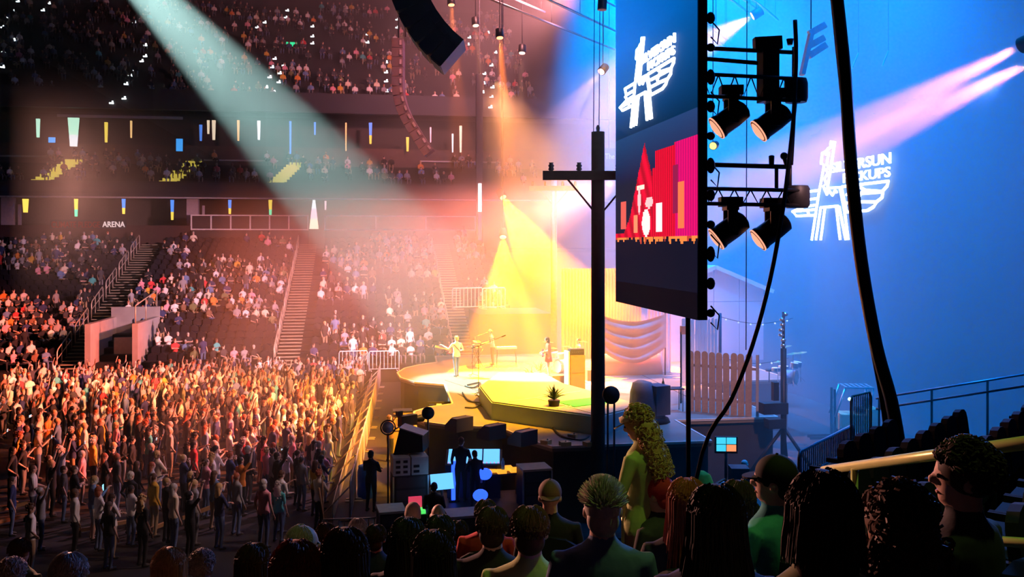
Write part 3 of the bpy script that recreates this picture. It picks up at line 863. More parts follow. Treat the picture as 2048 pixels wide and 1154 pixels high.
# ------------------------------------------------------------------ video screen and band logo
NEON = glow('logo_white', (.85, .95, 1), 7)
def text_mesh(body, size=1.0, extrude=.0):
    c = bpy.data.curves.new('lettering', 'FONT')
    c.body, c.size, c.extrude = body, size, extrude
    c.resolution_u = 3
    c.offset = .012
    o = bpy.data.objects.new('lettering', c)
    COL.objects.link(o)
    me = evaluated(o)
    bpy.data.objects.remove(o)
    return me
def place_text(body, a, b, height, up, m, parent=None, depth=.03, nm='lettering'):
    """lettering along the line a-b, cap height given, lying in the plane of the line and up"""
    me = text_mesh(body, 1.0, .02)
    co = np.empty(len(me.vertices) * 3); me.vertices.foreach_get('co', co); co = co.reshape(-1, 3)
    x0, x1 = co[:, 0].min(), co[:, 0].max()
    y1 = co[:, 1].max()
    a, b, up = Vector(a), Vector(b), Vector(up)
    ux = (b - a) / (x1 - x0); uy = up * (height / max(y1, .1)); n = ux.cross(uy).normalized() * depth / .04
    out = [tuple(a + ux * (p[0] - x0) + uy * p[1] + n * (p[2] + .02)) for p in co]
    for v, p in zip(me.vertices, out): v.co = p
    me.materials.append(m)
    me.update()
    o = bpy.data.objects.new(nm, me)
    COL.objects.link(o); o.parent = parent
    return o
BODYS = [[(395, 320), (408, 222), (445, 207), (462, 180), (486, 168), (492, 112), (526, 112), (492, 340), (455, 560)], [(395, 320), (425, 340), (372, 620), (305, 1060)],
         [(455, 560), (575, 550), (622, 790), (657, 1055)], [(392, 745), (345, 1058)], [(432, 748), (392, 1058)], [(392, 745), (556, 732)], [(540, 732), (578, 1055)], [(568, 735), (632, 1055)],
         [(440, 235), (470, 215), (450, 325), (470, 370), (435, 380), (460, 410), (428, 470), (445, 520), (415, 540), (452, 620), (470, 580), (505, 628), (530, 580), (545, 600)]]
LEFTW = [[(365, 582), (205, 600), (228, 675), (345, 660)], [(210, 690), (250, 735), (335, 722)], [(225, 740), (120, 785), (160, 828), (335, 820)], [(262, 770), (282, 825)], [(120, 785), (330, 765)]]
RIGHTW = [[(590, 550), (640, 790)], [(600, 545), (735, 528), (1042, 492), (1030, 540), (985, 590), (820, 578), (760, 545)], [(640, 622), (780, 612), (990, 598), (982, 650), (930, 690), (770, 690), (752, 650), (800, 585)],
          [(640, 702), (800, 692), (930, 695), (900, 740), (840, 775), (720, 785), (645, 790)]]
def logo(root, P, up, r, m, r2=None):
    """strokes drawn in the crop of the rear-wall logo, carried onto a wall by P"""
    for nm, group in (('guitar_bird', BODYS), ('feather_wing', LEFTW), ('feather_wing', RIGHTW)):
        mb = MB()
        for s in group: mb.tube([P(*q) for q in s], r, 6)
        mb.build(nm, m, root)
    for body_, a, b, h in (('SILVERSUN', (492, 412), (1072, 318), 98), ('PICKUPS', (612, 508), (1066, 446), 92)):
        A, B = P(*a), P(*b)
        hh = (P(a[0], a[1] - h) - P(*a)).length * .5 + (P(b[0], b[1] - h) - P(*b)).length * .5
        place_text(body_, A, B, hh, up, m, root, .05)
# logo on the rear drape: the drape is the plane x = 22
def wallP(X, Y): return atx(1560 + X / 4.81, 260 + Y / 4.81, 22.36)
lr = thing('logo_sign', 'glowing white band logo of a winged guitar bird on the blue drape', 'sign', (0, 0, 0))
logo(lr, wallP, (0, 0, 1), .07, NEON)
# side video screen, x = 6.8, facing the house
XS, YR, YL, ZB, ZT = 6.8, 18.05, 24.4, 6.42, 15.6
W_, H_ = YL - YR, ZT - ZB
vsr = thing('video_screen', 'tall video screen hung over the stage edge showing band logo and red stage picture', 'screen', (0, 0, 0))
MB().span((XS + .02, YR, ZB), (XS + .22, YL, ZT)).build('housing', BLACK, vsr)
nu, nv = 110, 160
def pic(u, v):
    """the picture shown: u from the viewer's left, v up; heights are metres up the screen"""
    z = v * H_ + ZB
    rnd = lambda a, b: (math.sin(a * 127.1 + b * 311.7) * 43758.5453) % 1
    if z > 10.9:
        k = min(1, (z - 10.9) / 2.4)
        g = max(.0, 1 - u * .85)
        return (0, .02 + .13 * k * (.35 + .65 * g), .07 + .55 * k * (.35 + .65 * g))
    base = (.006 + .01 * u, .012 + .03 * max(0, z - 9.8), .03 + .09 * max(0, z - 9.6))
    if z < 8.05 + .10 * rnd(int(u * 34), 1) ** 2 + (.05 if int(u * 50) % 3 else 0):
        return (.004, .005, .016) if z > 7.0 else (.002, .002, .006)
    if z < 8.22: return (.9, .22, .05) if rnd(int(u * 40), 2) > .25 else (.5, .05, .03)
    cl = 9.75 + (.35 if u > .55 else .0) + .25 * u
    peak = 10.55 - abs(u - .42) * 9
    swell = 8.3 + 1.6 * max(0, 1 - abs(u - .45) / .32)
    if (z < cl and u > .52) or z < peak or z < swell:
        s = .75 + .25 * math.sin(u * 260 if u > .52 else u * 60 + z * 7)
        c = (.80 * s, .004, .035 * s + (.10 if u > .78 else 0))
        # drum kit, amplifiers and players, pale against the red
        def hit(cu, cz, ru, rz): return ((u - cu) / ru) ** 2 + ((z - cz) / rz) ** 2 < 1
        if hit(.44, 8.55, .055, .33): return (1, .75, .72)
        if abs(u - .60) < .04 and 8.3 < z < 9.0: return (1, .8, .8)
        if abs(u - .30) < .03 and 8.3 < z < 8.75: return (.8, .25, .12)
        if hit(.35, 9.15, .02, .35) or hit(.48, 9.05, .05, .14): return (1, .5, .5)
        if abs(z - 9.45) < .04 and abs(u - .37) < .05: return (1, .8, .6)
        if abs(u - .84) < .035 and 8.35 < z < 9.4: return (.9, .16, .06)
        if abs(u - .78) < .025 and 8.7 < z < 9.8: return (.25, .01, .06)
        return c
    if u < .2 and hitbox(u, z): return (.7, .10, .08)
    return base
def hitbox(u, z): return abs(u - .12) < .04 and 8.4 < z < 9.2
vs, fs, cols_ = [], [], []
for j in range(nv + 1):
    for i in range(nu + 1): vs.append((XS, YL - W_ * i / nu, ZB + H_ * j / nv))
for j in range(nv):
    for i in range(nu):
        a = j * (nu + 1) + i
        fs.append((a, a + nu + 1, a + nu + 2, a + 1)); cols_.append(pic((i + .5) / nu, (j + .5) / nv))
me = bpy.data.meshes.new('display')
me.from_pydata(vs, [], fs)
ca = me.color_attributes.new('picture', 'FLOAT_COLOR', 'CORNER')
ca.data.foreach_set('color', np.repeat(np.array([(*c, 1) for c in cols_]), 4, axis=0).ravel())
m = bpy.data.materials.new('led_picture'); m.use_nodes = True
b_ = m.node_tree.nodes['Principled BSDF']
an = m.node_tree.nodes.new('ShaderNodeVertexColor'); an.layer_name = 'picture'
m.node_tree.links.new(an.outputs[0], b_.inputs['Emission Color'])
b_.inputs['Base Color'].default_value = (.004, .004, .005, 1)
b_.inputs['Roughness'].default_value = .8
b_.inputs['Specular IOR Level'].default_value = .05
b_.inputs['Emission Strength'].default_value = 1.35
m.cycles.emission_sampling = 'NONE'
me.materials.append(m)
o = bpy.data.objects.new('display', me); COL.objects.link(o); o.parent = vsr
pts = [wallP(*q) for s in BODYS + LEFTW + RIGHTW for q in s]
s0, s1 = min(-p.y for p in pts), max(-p.y for p in pts)
z0, z1 = min(p.z for p in pts), max(p.z for p in pts)
ul, ur = atx(1242, 200, XS), atx(1351, 90, XS)
zb, zt = atx(1270, 253, XS).z, atx(1291, 72, XS).z
def screenP(X, Y):
    p = wallP(X, Y)
    return Vector((XS - .03, ul.y + ((-p.y) - s0) / (s1 - s0) * (ur.y - ul.y), zb + (p.z - z0) / (z1 - z0) * (zt - zb)))
logo(vsr, screenP, (0, 0, 1), .036, NEON)
# connectors and cable loops down the rear edge of the screen
for k in range(12):
    z = ZB + .15 + k * .62
    MB().ball((XS + .28, YR - .03, z), (.10, .06, .09 + .04 * (k % 3)), 8, 6).build('connector', BLACK, vsr)
for k in range(5): MB().tube([(XS + .28, YR - .03, ZB + .3 + k * 1.5), (XS + .46, YR - .05, ZB + .1 + k * 1.5), (XS + .42, YR - .05, ZB - .2 + k * 1.5), (XS + .28, YR - .03, ZB - .05 + k * 1.5)], .018, 5).build('cable_loop', BLACK, vsr)
# ------------------------------------------------------------------ lighting trusses behind the screen
NAVY = mk('rig_metal', (.03, .03, .04), .5, .4)
D = 21.0
def T(px, py, dd=0): return at(px, py, D + dd)
PEACH = glow('peach_lens', (1, .42, .26), 1.1)
def truss(label, ytop, ybot, x0, x1, slope):
    t = thing('lighting_truss', label, 'truss', (0, 0, 0), 0, 'trusses behind the video screen')
    def Y(py, px): return py + slope * (px - x0)
    for nm, py in (('chord', ytop), ('chord', ybot)):
        for dd in (-.25, .25): MB().tube([T(x0, py, dd), T(x1, Y(py, x1), dd)], .045, 8).build(nm, NAVY, t)
    n = 6
    for k in range(n):
        a, b = x0 + (x1 - x0) * k / n, x0 + (x1 - x0) * (k + 1) / n
        for dd in (-.25, .25):
            MB().tube([T(a, Y(ytop, a), dd), T((a + b) / 2, Y(ybot, (a + b) / 2), dd), T(b, Y(ytop, b), dd)], .02, 5).build('lacing', NAVY, t)
        MB().tube([T(b, Y(ybot, b), -.25), T(b, Y(ybot, b), .25)], .025, 5).build('spreader', NAVY, t)
    return t
tr = truss('upper lighting truss with twin pipes above it and a tall motor box', 148, 192, 1404, 1600, .05)
for py in (96, 117): MB().tube([T(1404, py), T(1588 if py < 100 else 1515, py + 9)], .05, 8).build('pipe', NAVY, tr)
MB().bar(T(1536, 82), T(1536, 205), .40, .36).build('motor_box', BLACK, tr)
MB().bar(T(1508, 89), T(1562, 86), .25, .3).build('motor_cap', BLACK, tr)
MB().tube([T(1588, 94), T(1588, 160)], .05, 8).build('pipe', NAVY, tr)
MB().lathe([(.24, 0), (.27, .1), (.27, .45), (.24, .55)], T(1592, 205), n=18).build('cable_drum', NAVY, tr)
MB().tube([T(1580, 90), T(1580, 78)], [.06, .09], 8).build('knob', NAVY, tr)
tr2 = truss('lower lighting truss with a single pipe above it and a round cable drum', 377, 407, 1404, 1598, .02)
MB().tube([T(1404, 329), T(1582, 334)], .055, 8).build('pipe', NAVY, tr2)
for x, a, b in ((1553, 332, 380), (1580, 322, 380)): MB().tube([T(x, a), T(x, b)], .045, 8).build('pipe', NAVY, tr2)
MB().lathe([(.24, 0), (.29, .06), (.29, .45), (.25, .52)], T(1594, 416), n=20).build('cable_drum', NAVY, tr2)
MB().lathe([(.06, 0), (.07, .22), (.03, .24)], T(1543, 331), n=8).build('knob', NAVY, tr2)
MB().ball(T(1568, 312), .09, 10, 8).tube([T(1568, 314), T(1573, 330)], .05).build('ball_joint', NAVY, tr2)
def moving_head(pos, label, tilt, m_lens, sc=1, group='hanging moving lights', lens_r=.17):
    """yoke hangs down, head looks towards -x and down by tilt"""
    t = thing('moving_light', label, 'stage light', pos, -.2, group, sc)
    MB().box((0, 0, .0), (.36, .30, .16)).build('base', BLACK, t)
    y = MB()
    for s in (-1, 1): y.box((0, s * .2, -.30), (.16, .05, .5))
    y.box((0, 0, -.10), (.2, .44, .08)).build('yoke', BLACK, t)
    d = Vector((-math.cos(tilt), 0, -math.sin(tilt)))
    c = Vector((0, 0, -.45))
    h = MB().lathe([(.10, -.30), (.17, -.26), (.19, -.05), (.19, .20), (.205, .22), (.205, .30), (.19, .31)], c, d, 16).build('head', BLACK, t)
    MB().lathe([(lens_r, 0), (lens_r * .6, .03), (.01, .045)], c + d * .31, d, 16).build('lens', m_lens, h)
    MB().lathe([(.208, .28), (.208, .305)], c, d, 16).build('lens_ring', m_lens, h)
    return t
for i, (px, py) in enumerate(((1462, 170), (1546, 176), (1461, 392), (1545, 394))):
    moving_head(T(px, py + 12), 'moving light hung %s the %s truss, lens facing the stage' % (('first under', 'second under')[i % 2], ('upper', 'lower')[i // 2]), .62, PEACH, 1.4, 'moving lights under the trusses')
# sources of the beams
LENS = {'follow_spot': None, 'amber_beam_high': 'amber lamp pouring the wider beam onto the stage', 'amber_beam_low': 'amber lamp shining straight down below the other amber lamp',
        'orange_beam_tall': 'orange lamp high over the stage throwing a tall narrow cone', 'orange_beam_wide': 'orange lamp beside the black speaker array', 'orange_beam_thin': 'small orange lamp throwing a faint thin beam',
        'pale_beam': 'small pale lamp throwing a faint straight beam', 'peach_beam': 'peach lamp under the roof pipes beyond the screen', 'side_beam_upper': 'upper of two lamps crossing the blue drape with pink beams',
        'side_beam_lower': 'lower of two lamps crossing the blue drape with pink beams', 'lavender_beam': 'lamp sending a pale lavender beam from beside the screen'}
for n_, (p, tgt, c_, w_, s_, b2) in BEAMS.items():
    if not LENS[n_]: continue
    t = thing('beam_lamp', LENS[n_], 'stage light', p, 0, 'lamps with visible beams')
    d = (Vector(tgt) - Vector(p)).normalized()
    MB().lathe([(.10, -.62), (.20, -.58), (.22, -.15), (.22, -.12)], (0, 0, 0), d, 14).build('head', BLACK, t)
    MB().lathe([(.17, -.14), (.17, -.10), (.02, -.09)], (0, 0, 0), d, 14).build('lens', glow('lens_' + n_, [min(1, q * .9 + .08) for q in c_], 6), t)
    MB().tube([-d * .3 + Vector((0, 0, .15)), Vector((-d.x * .3, -d.y * .3, 36.9 - p.z))], .02, 6).build('hanger', BLACK, t)
for i, (px, py) in enumerate(((1402, 308), (1426, 292))):
    p = at(px, py, 30)
    t = thing('small_spotlight', 'small amber spotlight %s beyond the screen edge' % ('nearer the screen' if i == 0 else 'further out'), 'stage light', p)
    d = Vector((-.6, -.75, -.25)).normalized()
    MB().lathe([(.08, -.3), (.14, -.26), (.14, 0)], (0, 0, 0), d, 12).build('head', BLACK, t)
    MB().lathe([(.12, .0), (.02, .03)], (0, 0, 0), d, 12).build('lens', glow('lens_amber_small', (1, .5, .06), 7), t)
    MB().tube([(0, 0, .1), (0, 0, 36.9 - p.z)], .015).build('hanger', BLACK, t)
# ------------------------------------------------------------------ cables, ropes and leaning bundle
cable([at(1668, -60, 15.5), at(1690, 150, 15.3), at(1702, 330, 15.1), at(1722, 520, 15), at(1752, 690, 14.9), at(1782, 800, 14.8), at(1800, 900, 14.7)], 'thick black cable bundle slanting down past the glowing logo', .105, BLACK, 'cable_bundle', 'cable bundle')
cable([at(1660, -60, 15.9), at(1700, 330, 15.4), at(1733, 620, 15.2), at(1763, 790, 15.1), at(1778, 900, 15)], 'thinner cable running behind the thick bundle', .05, BLACK, 'cable_bundle', 'cable bundle')
cable([at(1592, 190, 21), at(1577, 330, 20.5), at(1564, 430, 20.4), at(1540, 560, 20.4), at(1505, 690, 20.4), at(1462, 800, 20.4), at(1405, 905, 20.4), on_floor(1350, 20.4)], 'long cable sweeping down from the trusses across the fence', .05, NAVY, 'hanging_cable', 'cable')
cable([at(1590, 40, 20.7), at(1592, 120, 20.7), at(1586, 260, 20.7), at(1582, 330, 20.7)], 'short cable hanging between the two trusses', .05, NAVY, 'hanging_cable', 'cable')
for i, (px, a, b, dd) in enumerate(((1494, -20, 700, 22.5), (1189, -20, 270, 25.6), (1200, -20, 262, 25.6), (1206, -20, 20, 25))):
    cable([at(px, a, dd), at(px - 1, (a + b) / 2, dd), at(px - 2, b, dd)], ['thin rope hanging in front of the barn', 'wire running up from the utility pole top', 'second wire running up from the pole top', 'short thick strap beside the screen top'][i], .012 if i < 3 else .14, NAVY, 'rope', 'rope')
p = at(1378, 960, 20); q = at(1376, 635, 20)
t = thing('screen_guy_pole', 'thin black pole standing under the corner of the video screen', 'pole', (p.x, p.y, 0))
MB().tube([(0, 0, 0), (q.x - p.x, q.y - p.y, q.z)], .055, 8).build('pole', BLACK, t)
MB().lathe([(.3, 0), (.3, .04), (.06, .06)], (0, 0, 0), n=14).build('foot', BLACK, t)
# ------------------------------------------------------------------ utility poles of the stage set
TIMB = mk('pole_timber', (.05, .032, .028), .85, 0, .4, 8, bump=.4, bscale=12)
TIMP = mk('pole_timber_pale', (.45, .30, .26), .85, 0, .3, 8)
INS = mk('insulator', (.05, .05, .07), .4)
def utility_pole(loc, top, arm_z, half, r, label, m, sc=1):
    t = thing('utility_pole', label, 'pole', loc, -.16)
    MB().tube([(0, 0, 0), (0, 0, arm_z * .5), (0, 0, top)], [r * 1.05, r, r * .95], 14).build('pole', m, t)
    MB().lathe([(.04, 0), (.06, .12), (.03, .2)], (0, 0, top), n=8).build('cap_hook', INS, t)
    MB().box((0, -r, arm_z), (half * 2, .16, .26)).build('crossarm', m, t)
    for s in (-1, 1):
        MB().bar((s * half * .55, -r, arm_z - .12), (s * r * .8, -r, arm_z - half * .62), .07, .05).build('brace', m, t)
        for k in (.35, .85):
            MB().lathe([(.05, 0), (.09, .05), (.06, .1), (.09, .15), (.05, .2), (.07, .24)], (s * half * k, -r, arm_z + .13), n=10).build('insulator', INS, t)
    return t
pb = at(1196, 900, 26); pb.z = 0
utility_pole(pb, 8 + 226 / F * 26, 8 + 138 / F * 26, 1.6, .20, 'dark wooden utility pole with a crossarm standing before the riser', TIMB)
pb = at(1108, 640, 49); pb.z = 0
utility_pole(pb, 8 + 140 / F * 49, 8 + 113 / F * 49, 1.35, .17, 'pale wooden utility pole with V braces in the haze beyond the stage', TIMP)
# ------------------------------------------------------------------ speaker arrays
def speaker_array(path, dd, thick, wid, label, m, edge):
    t = thing('speaker_array', label, 'speaker', (0, 0, 0))
    P = [at(x, y, dd) for x, y in path]
    for i in range(len(P) - 1):
        a, b = P[i], P[i + 1]
        ax = (b - a)
        R0 = Vector((CY, -SY, 0)); Fw = Vector((SY, CY, 0))
        d = ax.normalized(); nrm = d.cross(Fw).normalized()
        R = Matrix((nrm, Fw, d)).transposed()
        o = MB().box((a + b) / 2, (thick, wid, ax.length * .95), R=R).build('speaker_module', m, t)
        MB().box((a + b) / 2 + nrm * -thick * .51, (.03, wid * .9, ax.length * .8), R=R).build('grille', edge, o)
        for s in (-1, 1): MB().box((a + b) / 2 + Fw * s * wid * .51 + nrm * thick * .3, (.12, .03, ax.length * .5), R=R).build('bracket', edge, o)
    a = P[0]
    MB().tube([a, a + Vector((0, 0, 6))], .05).tube([a + Vector((.4, 0, .2)), a + Vector((.4, 0, 6))], .05).build('hoist_chain', BLACK, t)
    return t
path = [(806, -70), (812, -40), (820, -8), (832, 22), (848, 50), (866, 75), (886, 97), (908, 116)]
speaker_array(path, 25, .95, 1.3, 'black curved speaker array hanging over the crowd', mk('array_black', (.012, .013, .02), .5), mk('array_grille', (.02, .022, .035), .5, .3))
path = [(797, 80 + 19 * k) if k < 6 else None for k in range(6)] + [(799, 193), (804, 212), (811, 230), (820, 247), (830, 263), (840, 279), (850, 294), (860, 307)]
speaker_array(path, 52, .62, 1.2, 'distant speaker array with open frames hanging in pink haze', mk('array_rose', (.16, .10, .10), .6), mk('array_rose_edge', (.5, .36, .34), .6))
# ------------------------------------------------------------------ roof pipes and the hung louvre
for i, (x0, y0, x1, y1, dd) in enumerate(((960, -10, 1232, 100, 46), (1080, -8, 1232, 62, 44), (1180, -12, 1235, 14, 44), (1404, 62, 1455, 96, 42), (1404, 40, 1458, 82, 41), (1450, -10, 1503, 30, 40), (1478, -8, 1520, 24, 40), (1010, -10, 1090, 24, 48), (1500, -8, 1556, 40, 39))):
    a, b = at(x0, y0, dd), at(x1, y1, dd + 5)
    t = thing('roof_pipe', 'long pale pipe hung under the roof at a slant', 'pipe', a, 0, 'slanting roof pipes')
    MB().tube([(0, 0, 0), b - a], .06, 6).build('pipe', STEEL, t)
    mb = MB()
    for f in (.1, .5, .9): mb = MB().tube([(b - a) * f, (b - a) * f + Vector((0, 0, 37 - a.z - (b - a).z * f))], .015, 4); mb.build('hanger', BLACK, t)
LOUV = mk('louvre_white', (.75, .78, .85), .5)
lv = thing('hanging_louvre', 'pale slatted frame hung slanting beside the trusses', 'rig frame', at(1604, 150, 28))
o0 = at(1604, 150, 28)
MB().bar((0, 0, 0), at(1622, 68, 28) - o0, .30, .12).build('stem', LOUV, lv)
for y0, y1, x1 in ((68, 50, 1650), (92, 76, 1648), (112, 90, 1652)):
    MB().bar(at(1618, y0, 28) - o0, at(x1, y1, 28) - o0, .18, .2).build('slat', LOUV, lv)
MB().tube([at(1622, 68, 28) - o0, at(1622, 68, 28) - o0 + Vector((0, 0, 20))], .02).build('hanger', BLACK, lv)
for i, (px, py) in enumerate(((1710, 122), (1770, 118), (1826, 112), (1898, 103))):
    a = at(px, py, 38)
    t = thing('roof_strut', 'short pale strut high on the blue drape', 'strut', a, 0, 'short struts over the drape')
    MB().bar((-.12, 0, -.3), (.16, 0, .35), .05, .05).build('bar', STEEL, t)
    MB().tube([(.16, 0, .35), (.16, 0, 37 - a.z)], .012).build('hanger', BLACK, t)
# ------------------------------------------------------------------ side-of-stage equipment
MP = thing('monitor_platform', 'low black platform carrying the monitor desk beside the stage', 'platform', (2.9, 24.5, 0))
MB().box((0, 0, .84), (3.0, 2.6, .1)).build('deck', CASE, MP)
for x in (-1.4, 1.4):
    for y in (-1.2, 1.2): MB().box((x, y, .4), (.09, .09, .8)).build('leg', BLACK, MP)
PZ = .89
def on(px, py, d, z): 
    p = at(px, py, d); p.z = z; return p
SCR = glow('console_blue', (.12, .45, .95), 1.6)
t = thing('mixing_console', 'mixing console with a wide glowing blue touch screen', 'mixing desk', on(948, 890, 25.6, PZ), -.15)
MB().box((0, 0, .42), (1.5, .6, .84)).build('stand', CASE, t)
o = MB().box((0, 0, .98), (1.6, .8, .22), R=Matrix.Rotation(.35, 3, 'X')).build('desk', BLACK, t)
for x in (-.5, 0, .5): MB().box((x, -.02, 1.11), (.46, .7, .02), R=Matrix.Rotation(.35, 3, 'X')).build('touch_screen', SCR, o)
for k in range(14): MB().box((-.7 + k * .107, -.33, 1.0), (.03, .06, .03)).build('fader', glow('fader_light', (.9, .3, .6), .8), o)
t = thing('laptop_stand', 'small glowing blue screen on a stand behind the seated engineer', 'laptop', on(884, 972, 24.2, PZ), .2)
MB().tube([(0, 0, 0), (0, 0, .55)], .03).box((0, 0, .02), (.4, .3, .04)).build('stand', BLACK, t)
MB().box((0, 0, .75), (.62, .04, .42), R=Matrix.Rotation(-.35, 3, 'X')).build('screen', SCR, t)
t = thing('light_bar', 'upright bar glowing deep blue beside the monitor desk', 'light', on(908, 970, 25, PZ))
MB().box((0, 0, .55), (.14, .10, 1.1)).build('tube', glow('deep_blue', (.02, .08, 1), 2.5), t)
MB().box((0, 0, .02), (.3, .25, .04)).build('foot', BLACK, t)
for i, (px, py, d) in enumerate(((957, 985, 23.4), (966, 940, 24.4))):
    t = thing('blue_work_lamp', ['round blue work lamp low on the platform', 'small blue work lamp above the round one'][i], 'light', on(px, py, d, PZ))
    MB().lathe([(.12, 0), (.18, .04), (.05, .08)], (0, 0, 0), n=14).tube([(0, 0, .05), (.05, 0, .5 + .3 * i)], .02).build('stand', BLACK, t)
    MB().ball((.05, 0, .6 + .3 * i), (.20, .14, .16), 12, 8).build('lamp', glow('deep_blue', (.02, .08, 1), 2.5), t)
def rack(px, py, d, z, w, h, label, top=None, rz=0.1):
    t = thing('equipment_rack', label, 'rack case', on(px, py, d, z), rz)
    MB().box((0, 0, h / 2), (w, .7, h)).build('case', CASE, t)
    f = MB()
    for x in (-w / 2, w / 2): f.box((x, -.35, h / 2), (.04, .04, h))
    f.build('edge_extrusion', STEEL, t)
    n = max(2, int(h / .3))
    for k in range(n): MB().box((0, -.36, h * (k + .5) / n), (w * .84, .02, h / n * .8)).build('rack_unit', mk('rack_unit', (.07, .07, .08), .5, .2), t)
    if top: MB().box((0, 0, h + .03), (w * 1.02, .74, .06)).build('lid', top, t)
    return t
AMPW = mk('amp_white', (.62, .55, .48), .5)
t = rack(818, 960, 24.8, 0, .95, 1.72, 'tall black amplifier rack with two pale units on top')
for x in (-.24, .26):
    o = MB().box((x, 0, 1.97), (.46, .62, .48)).build('amplifier_unit', AMPW, t)
    for q in range(3 if x < 0 else 2):
        for r in range(2 if x < 0 else 1): MB().box((x - .1 + r * .2, -.315, 1.83 + q * .14), (.12 if x < 0 else .16, .01, .07)).build('socket', BLACK, o)
t = thing('side_fill_speaker', 'angled black loudspeaker with a pale lid on the amplifier rack', 'speaker', on(822, 905, 25.1, 2.21), -.3)
M = Matrix.Rotation(math.pi / 2, 4, 'X') @ Matrix.Translation((0, 0, -.32))
MB().prism([(-.42, 0), (.42, .1), (.40, .52), (-.24, .72)], .64, M).build('cabinet', BLACK, t)
MB().bar((-.26, 0, .74), (.42, 0, .55), .62, .03).build('lid', AMPW, t)
rack(782, 1000, 22.6, 0, .66, 1.35, 'black case with a pale control panel on its top, by the barrier', mk('panel_pale', (.55, .6, .45), .5))
rack(925, 985, 22.4, 0, .8, 1.3, 'low case with folded cloths lying on its lid', mk('cloth_lid', (.6, .55, .55), .8))
rack(1068, 930, 24.6, 0, .8, 1.9, 'case with a pale stained lid under the stage lip', mk('lid_tan', (.6, .45, .3), .7))
t = thing('control_desk', 'amber-lit desk of small controllers beside the stage', 'desk', on(1003, 935, 25.4, PZ), .1)
MB().box((0, 0, .7), (1.1, .6, .06)).build('desktop', CASE, t)
for x in (-.5, .5): MB().box((x, 0, .35), (.06, .5, .7)).build('leg', BLACK, t)
AMB = glow('amber_light_glow', (1, .38, .03), 1.3)  # amber light falling on the controllers, put in as their own glow
for k, (x, y, w) in enumerate(((-.3, 0, .4), (.15, .1, .35), (.35, -.15, .28), (-.05, -.2, .25))): MB().box((x, y, .78), (w, .24, .10)).build('controller', AMB, t)
tag(MB().lathe([(.05, 0), (.05, .3), (.02, .36), (.02, .4)], on(1006, 920, 25.2, PZ + .74), n=10).build('water_bottle', mk('bottle_blue', (.2, .5, .6), .2)), 'pale blue water bottle on the amber-lit desk', 'bottle')
t = thing('pedal_controller', 'small controller with green and red lights before the seated engineer', 'controller', on(832, 985, 23.2, 0), .1)
MB().box((0, 0, .55), (.5, .4, 1.1)).build('stand', CASE, t)
MB().box((0, -.05, 1.16), (.44, .34, .08)).build('green_panel', glow('panel_green', (.1, .9, .15), 1.0), t)
MB().box((0, .15, 1.32), (.34, .1, .3)).build('red_panel', glow('panel_red', (.8, .05, .12), .8), t)
for i, (px, py, w) in enumerate(((1180, 912, .6), (1130, 905, .5), (1092, 902, .4), (1145, 890, .3))):
    t = thing('effects_pedal', 'amber-lit effects pedal on the lower deck', 'pedal', atz(px, min(py, 905) - 14, H), random.uniform(0, 1), 'effects pedals on the lower deck')
    MB().box((0, 0, .06), (w * .6, .25, .12)).build('body', LIT, t)
    MB().lathe([(.03, 0), (.02, .04)], (0, -.05, .12), n=8).build('switch', CHROME, t)
# standing fan, discs, camera
t = thing('stand_fan', 'round white fan on a tall tripod stand in the pit', 'fan', on(776, 900, 25.8, 0))
MB().tube([(0, 0, .5), (0, 0, 2.6)], .025).build('pole', BLACK, t)
for k in range(3): MB().tube([(0, 0, .55), (.5 * math.cos(k * 2.1), .5 * math.sin(k * 2.1), .01)], .02).build('leg', BLACK, t)
MB().lathe([(.17, -.02), (.17, .0), (.01, .05)], (0, -.05, 2.78), (.1, -1, .15), 20).build('grille', mk('fan_white', (.72, .62, .58), .5), t)
ring = [Vector((.205 * math.cos(a), -.06, 2.78 + .205 * math.sin(a))) for a in [k * math.pi / 12 for k in range(25)]]
MB().tube(ring, .022, 6).build('rim', BLACK, t)
for i, (px, py, d, r, two) in enumerate(((856, 826, 26.5, .19, False), (1222, 790, 24.6, .25, True))):
    t = thing('round_speaker', ['round black disc speaker on a stand beside the thrust', 'round black disc on twin stands beside the utility pole'][i], 'speaker', on(px, py, d, 0))
    z = at(px, py, d).z
    MB().lathe([(r * .3, -.16), (r * .9, -.08), (r, 0), (r * .9, .07), (.02, .10)], (0, 0, z), (0, -1, .1), 22).build('disc', BLACK, t)
    for s in ((-.09, .09) if two else (0,)): MB().tube([(s, 0, .02), (s, 0, z - .1)], .03).build('pole', BLACK, t)
    MB().box((0, 0, .03), (.6, .5, .06)).build('foot', BLACK, t)
t = thing('broadcast_camera', 'black broadcast camera on a pedestal in the pit', 'camera', on(815, 830, 28.5, 0), .6)
MB().tube([(0, 0, .3), (0, 0, 2.15)], .06).build('pedestal', BLACK, t)
for k in range(3): MB().tube([(0, 0, .35), (.5 * math.cos(k * 2.1), .5 * math.sin(k * 2.1), .02)], .03).build('leg', BLACK, t)
MB().box((0, 0, 2.45), (.6, .24, .34)).build('body', BLACK, t)
MB().lathe([(.09, 0), (.12, .2), (.12, .3)], (.3, 0, 2.45), (1, 0, 0), 14).build('lens', BLACK, t)
MB().box((-.25, .1, 2.68), (.2, .12, .16)).tube([(-.3, 0, 2.3), (-.7, -.1, 2.2)], .02).build('viewfinder', BLACK, t)
t = thing('pit_table', 'cloth-covered table with a flight case on it in the pit', 'table', on(808, 812, 34.5, 0))
MB().box((0, 0, 1.0), (1.0, .7, .06)).build('tabletop', LIT, t)
MB().box((0, 0, .49), (.94, .64, .98)).build('cloth', mk('cloth_tan', (.4, .30, .2), .9), t)
t2 = thing('flight_case', 'square flight case with a round badge on the pit table', 'case', on(805, 790, 34.5, 1.03))
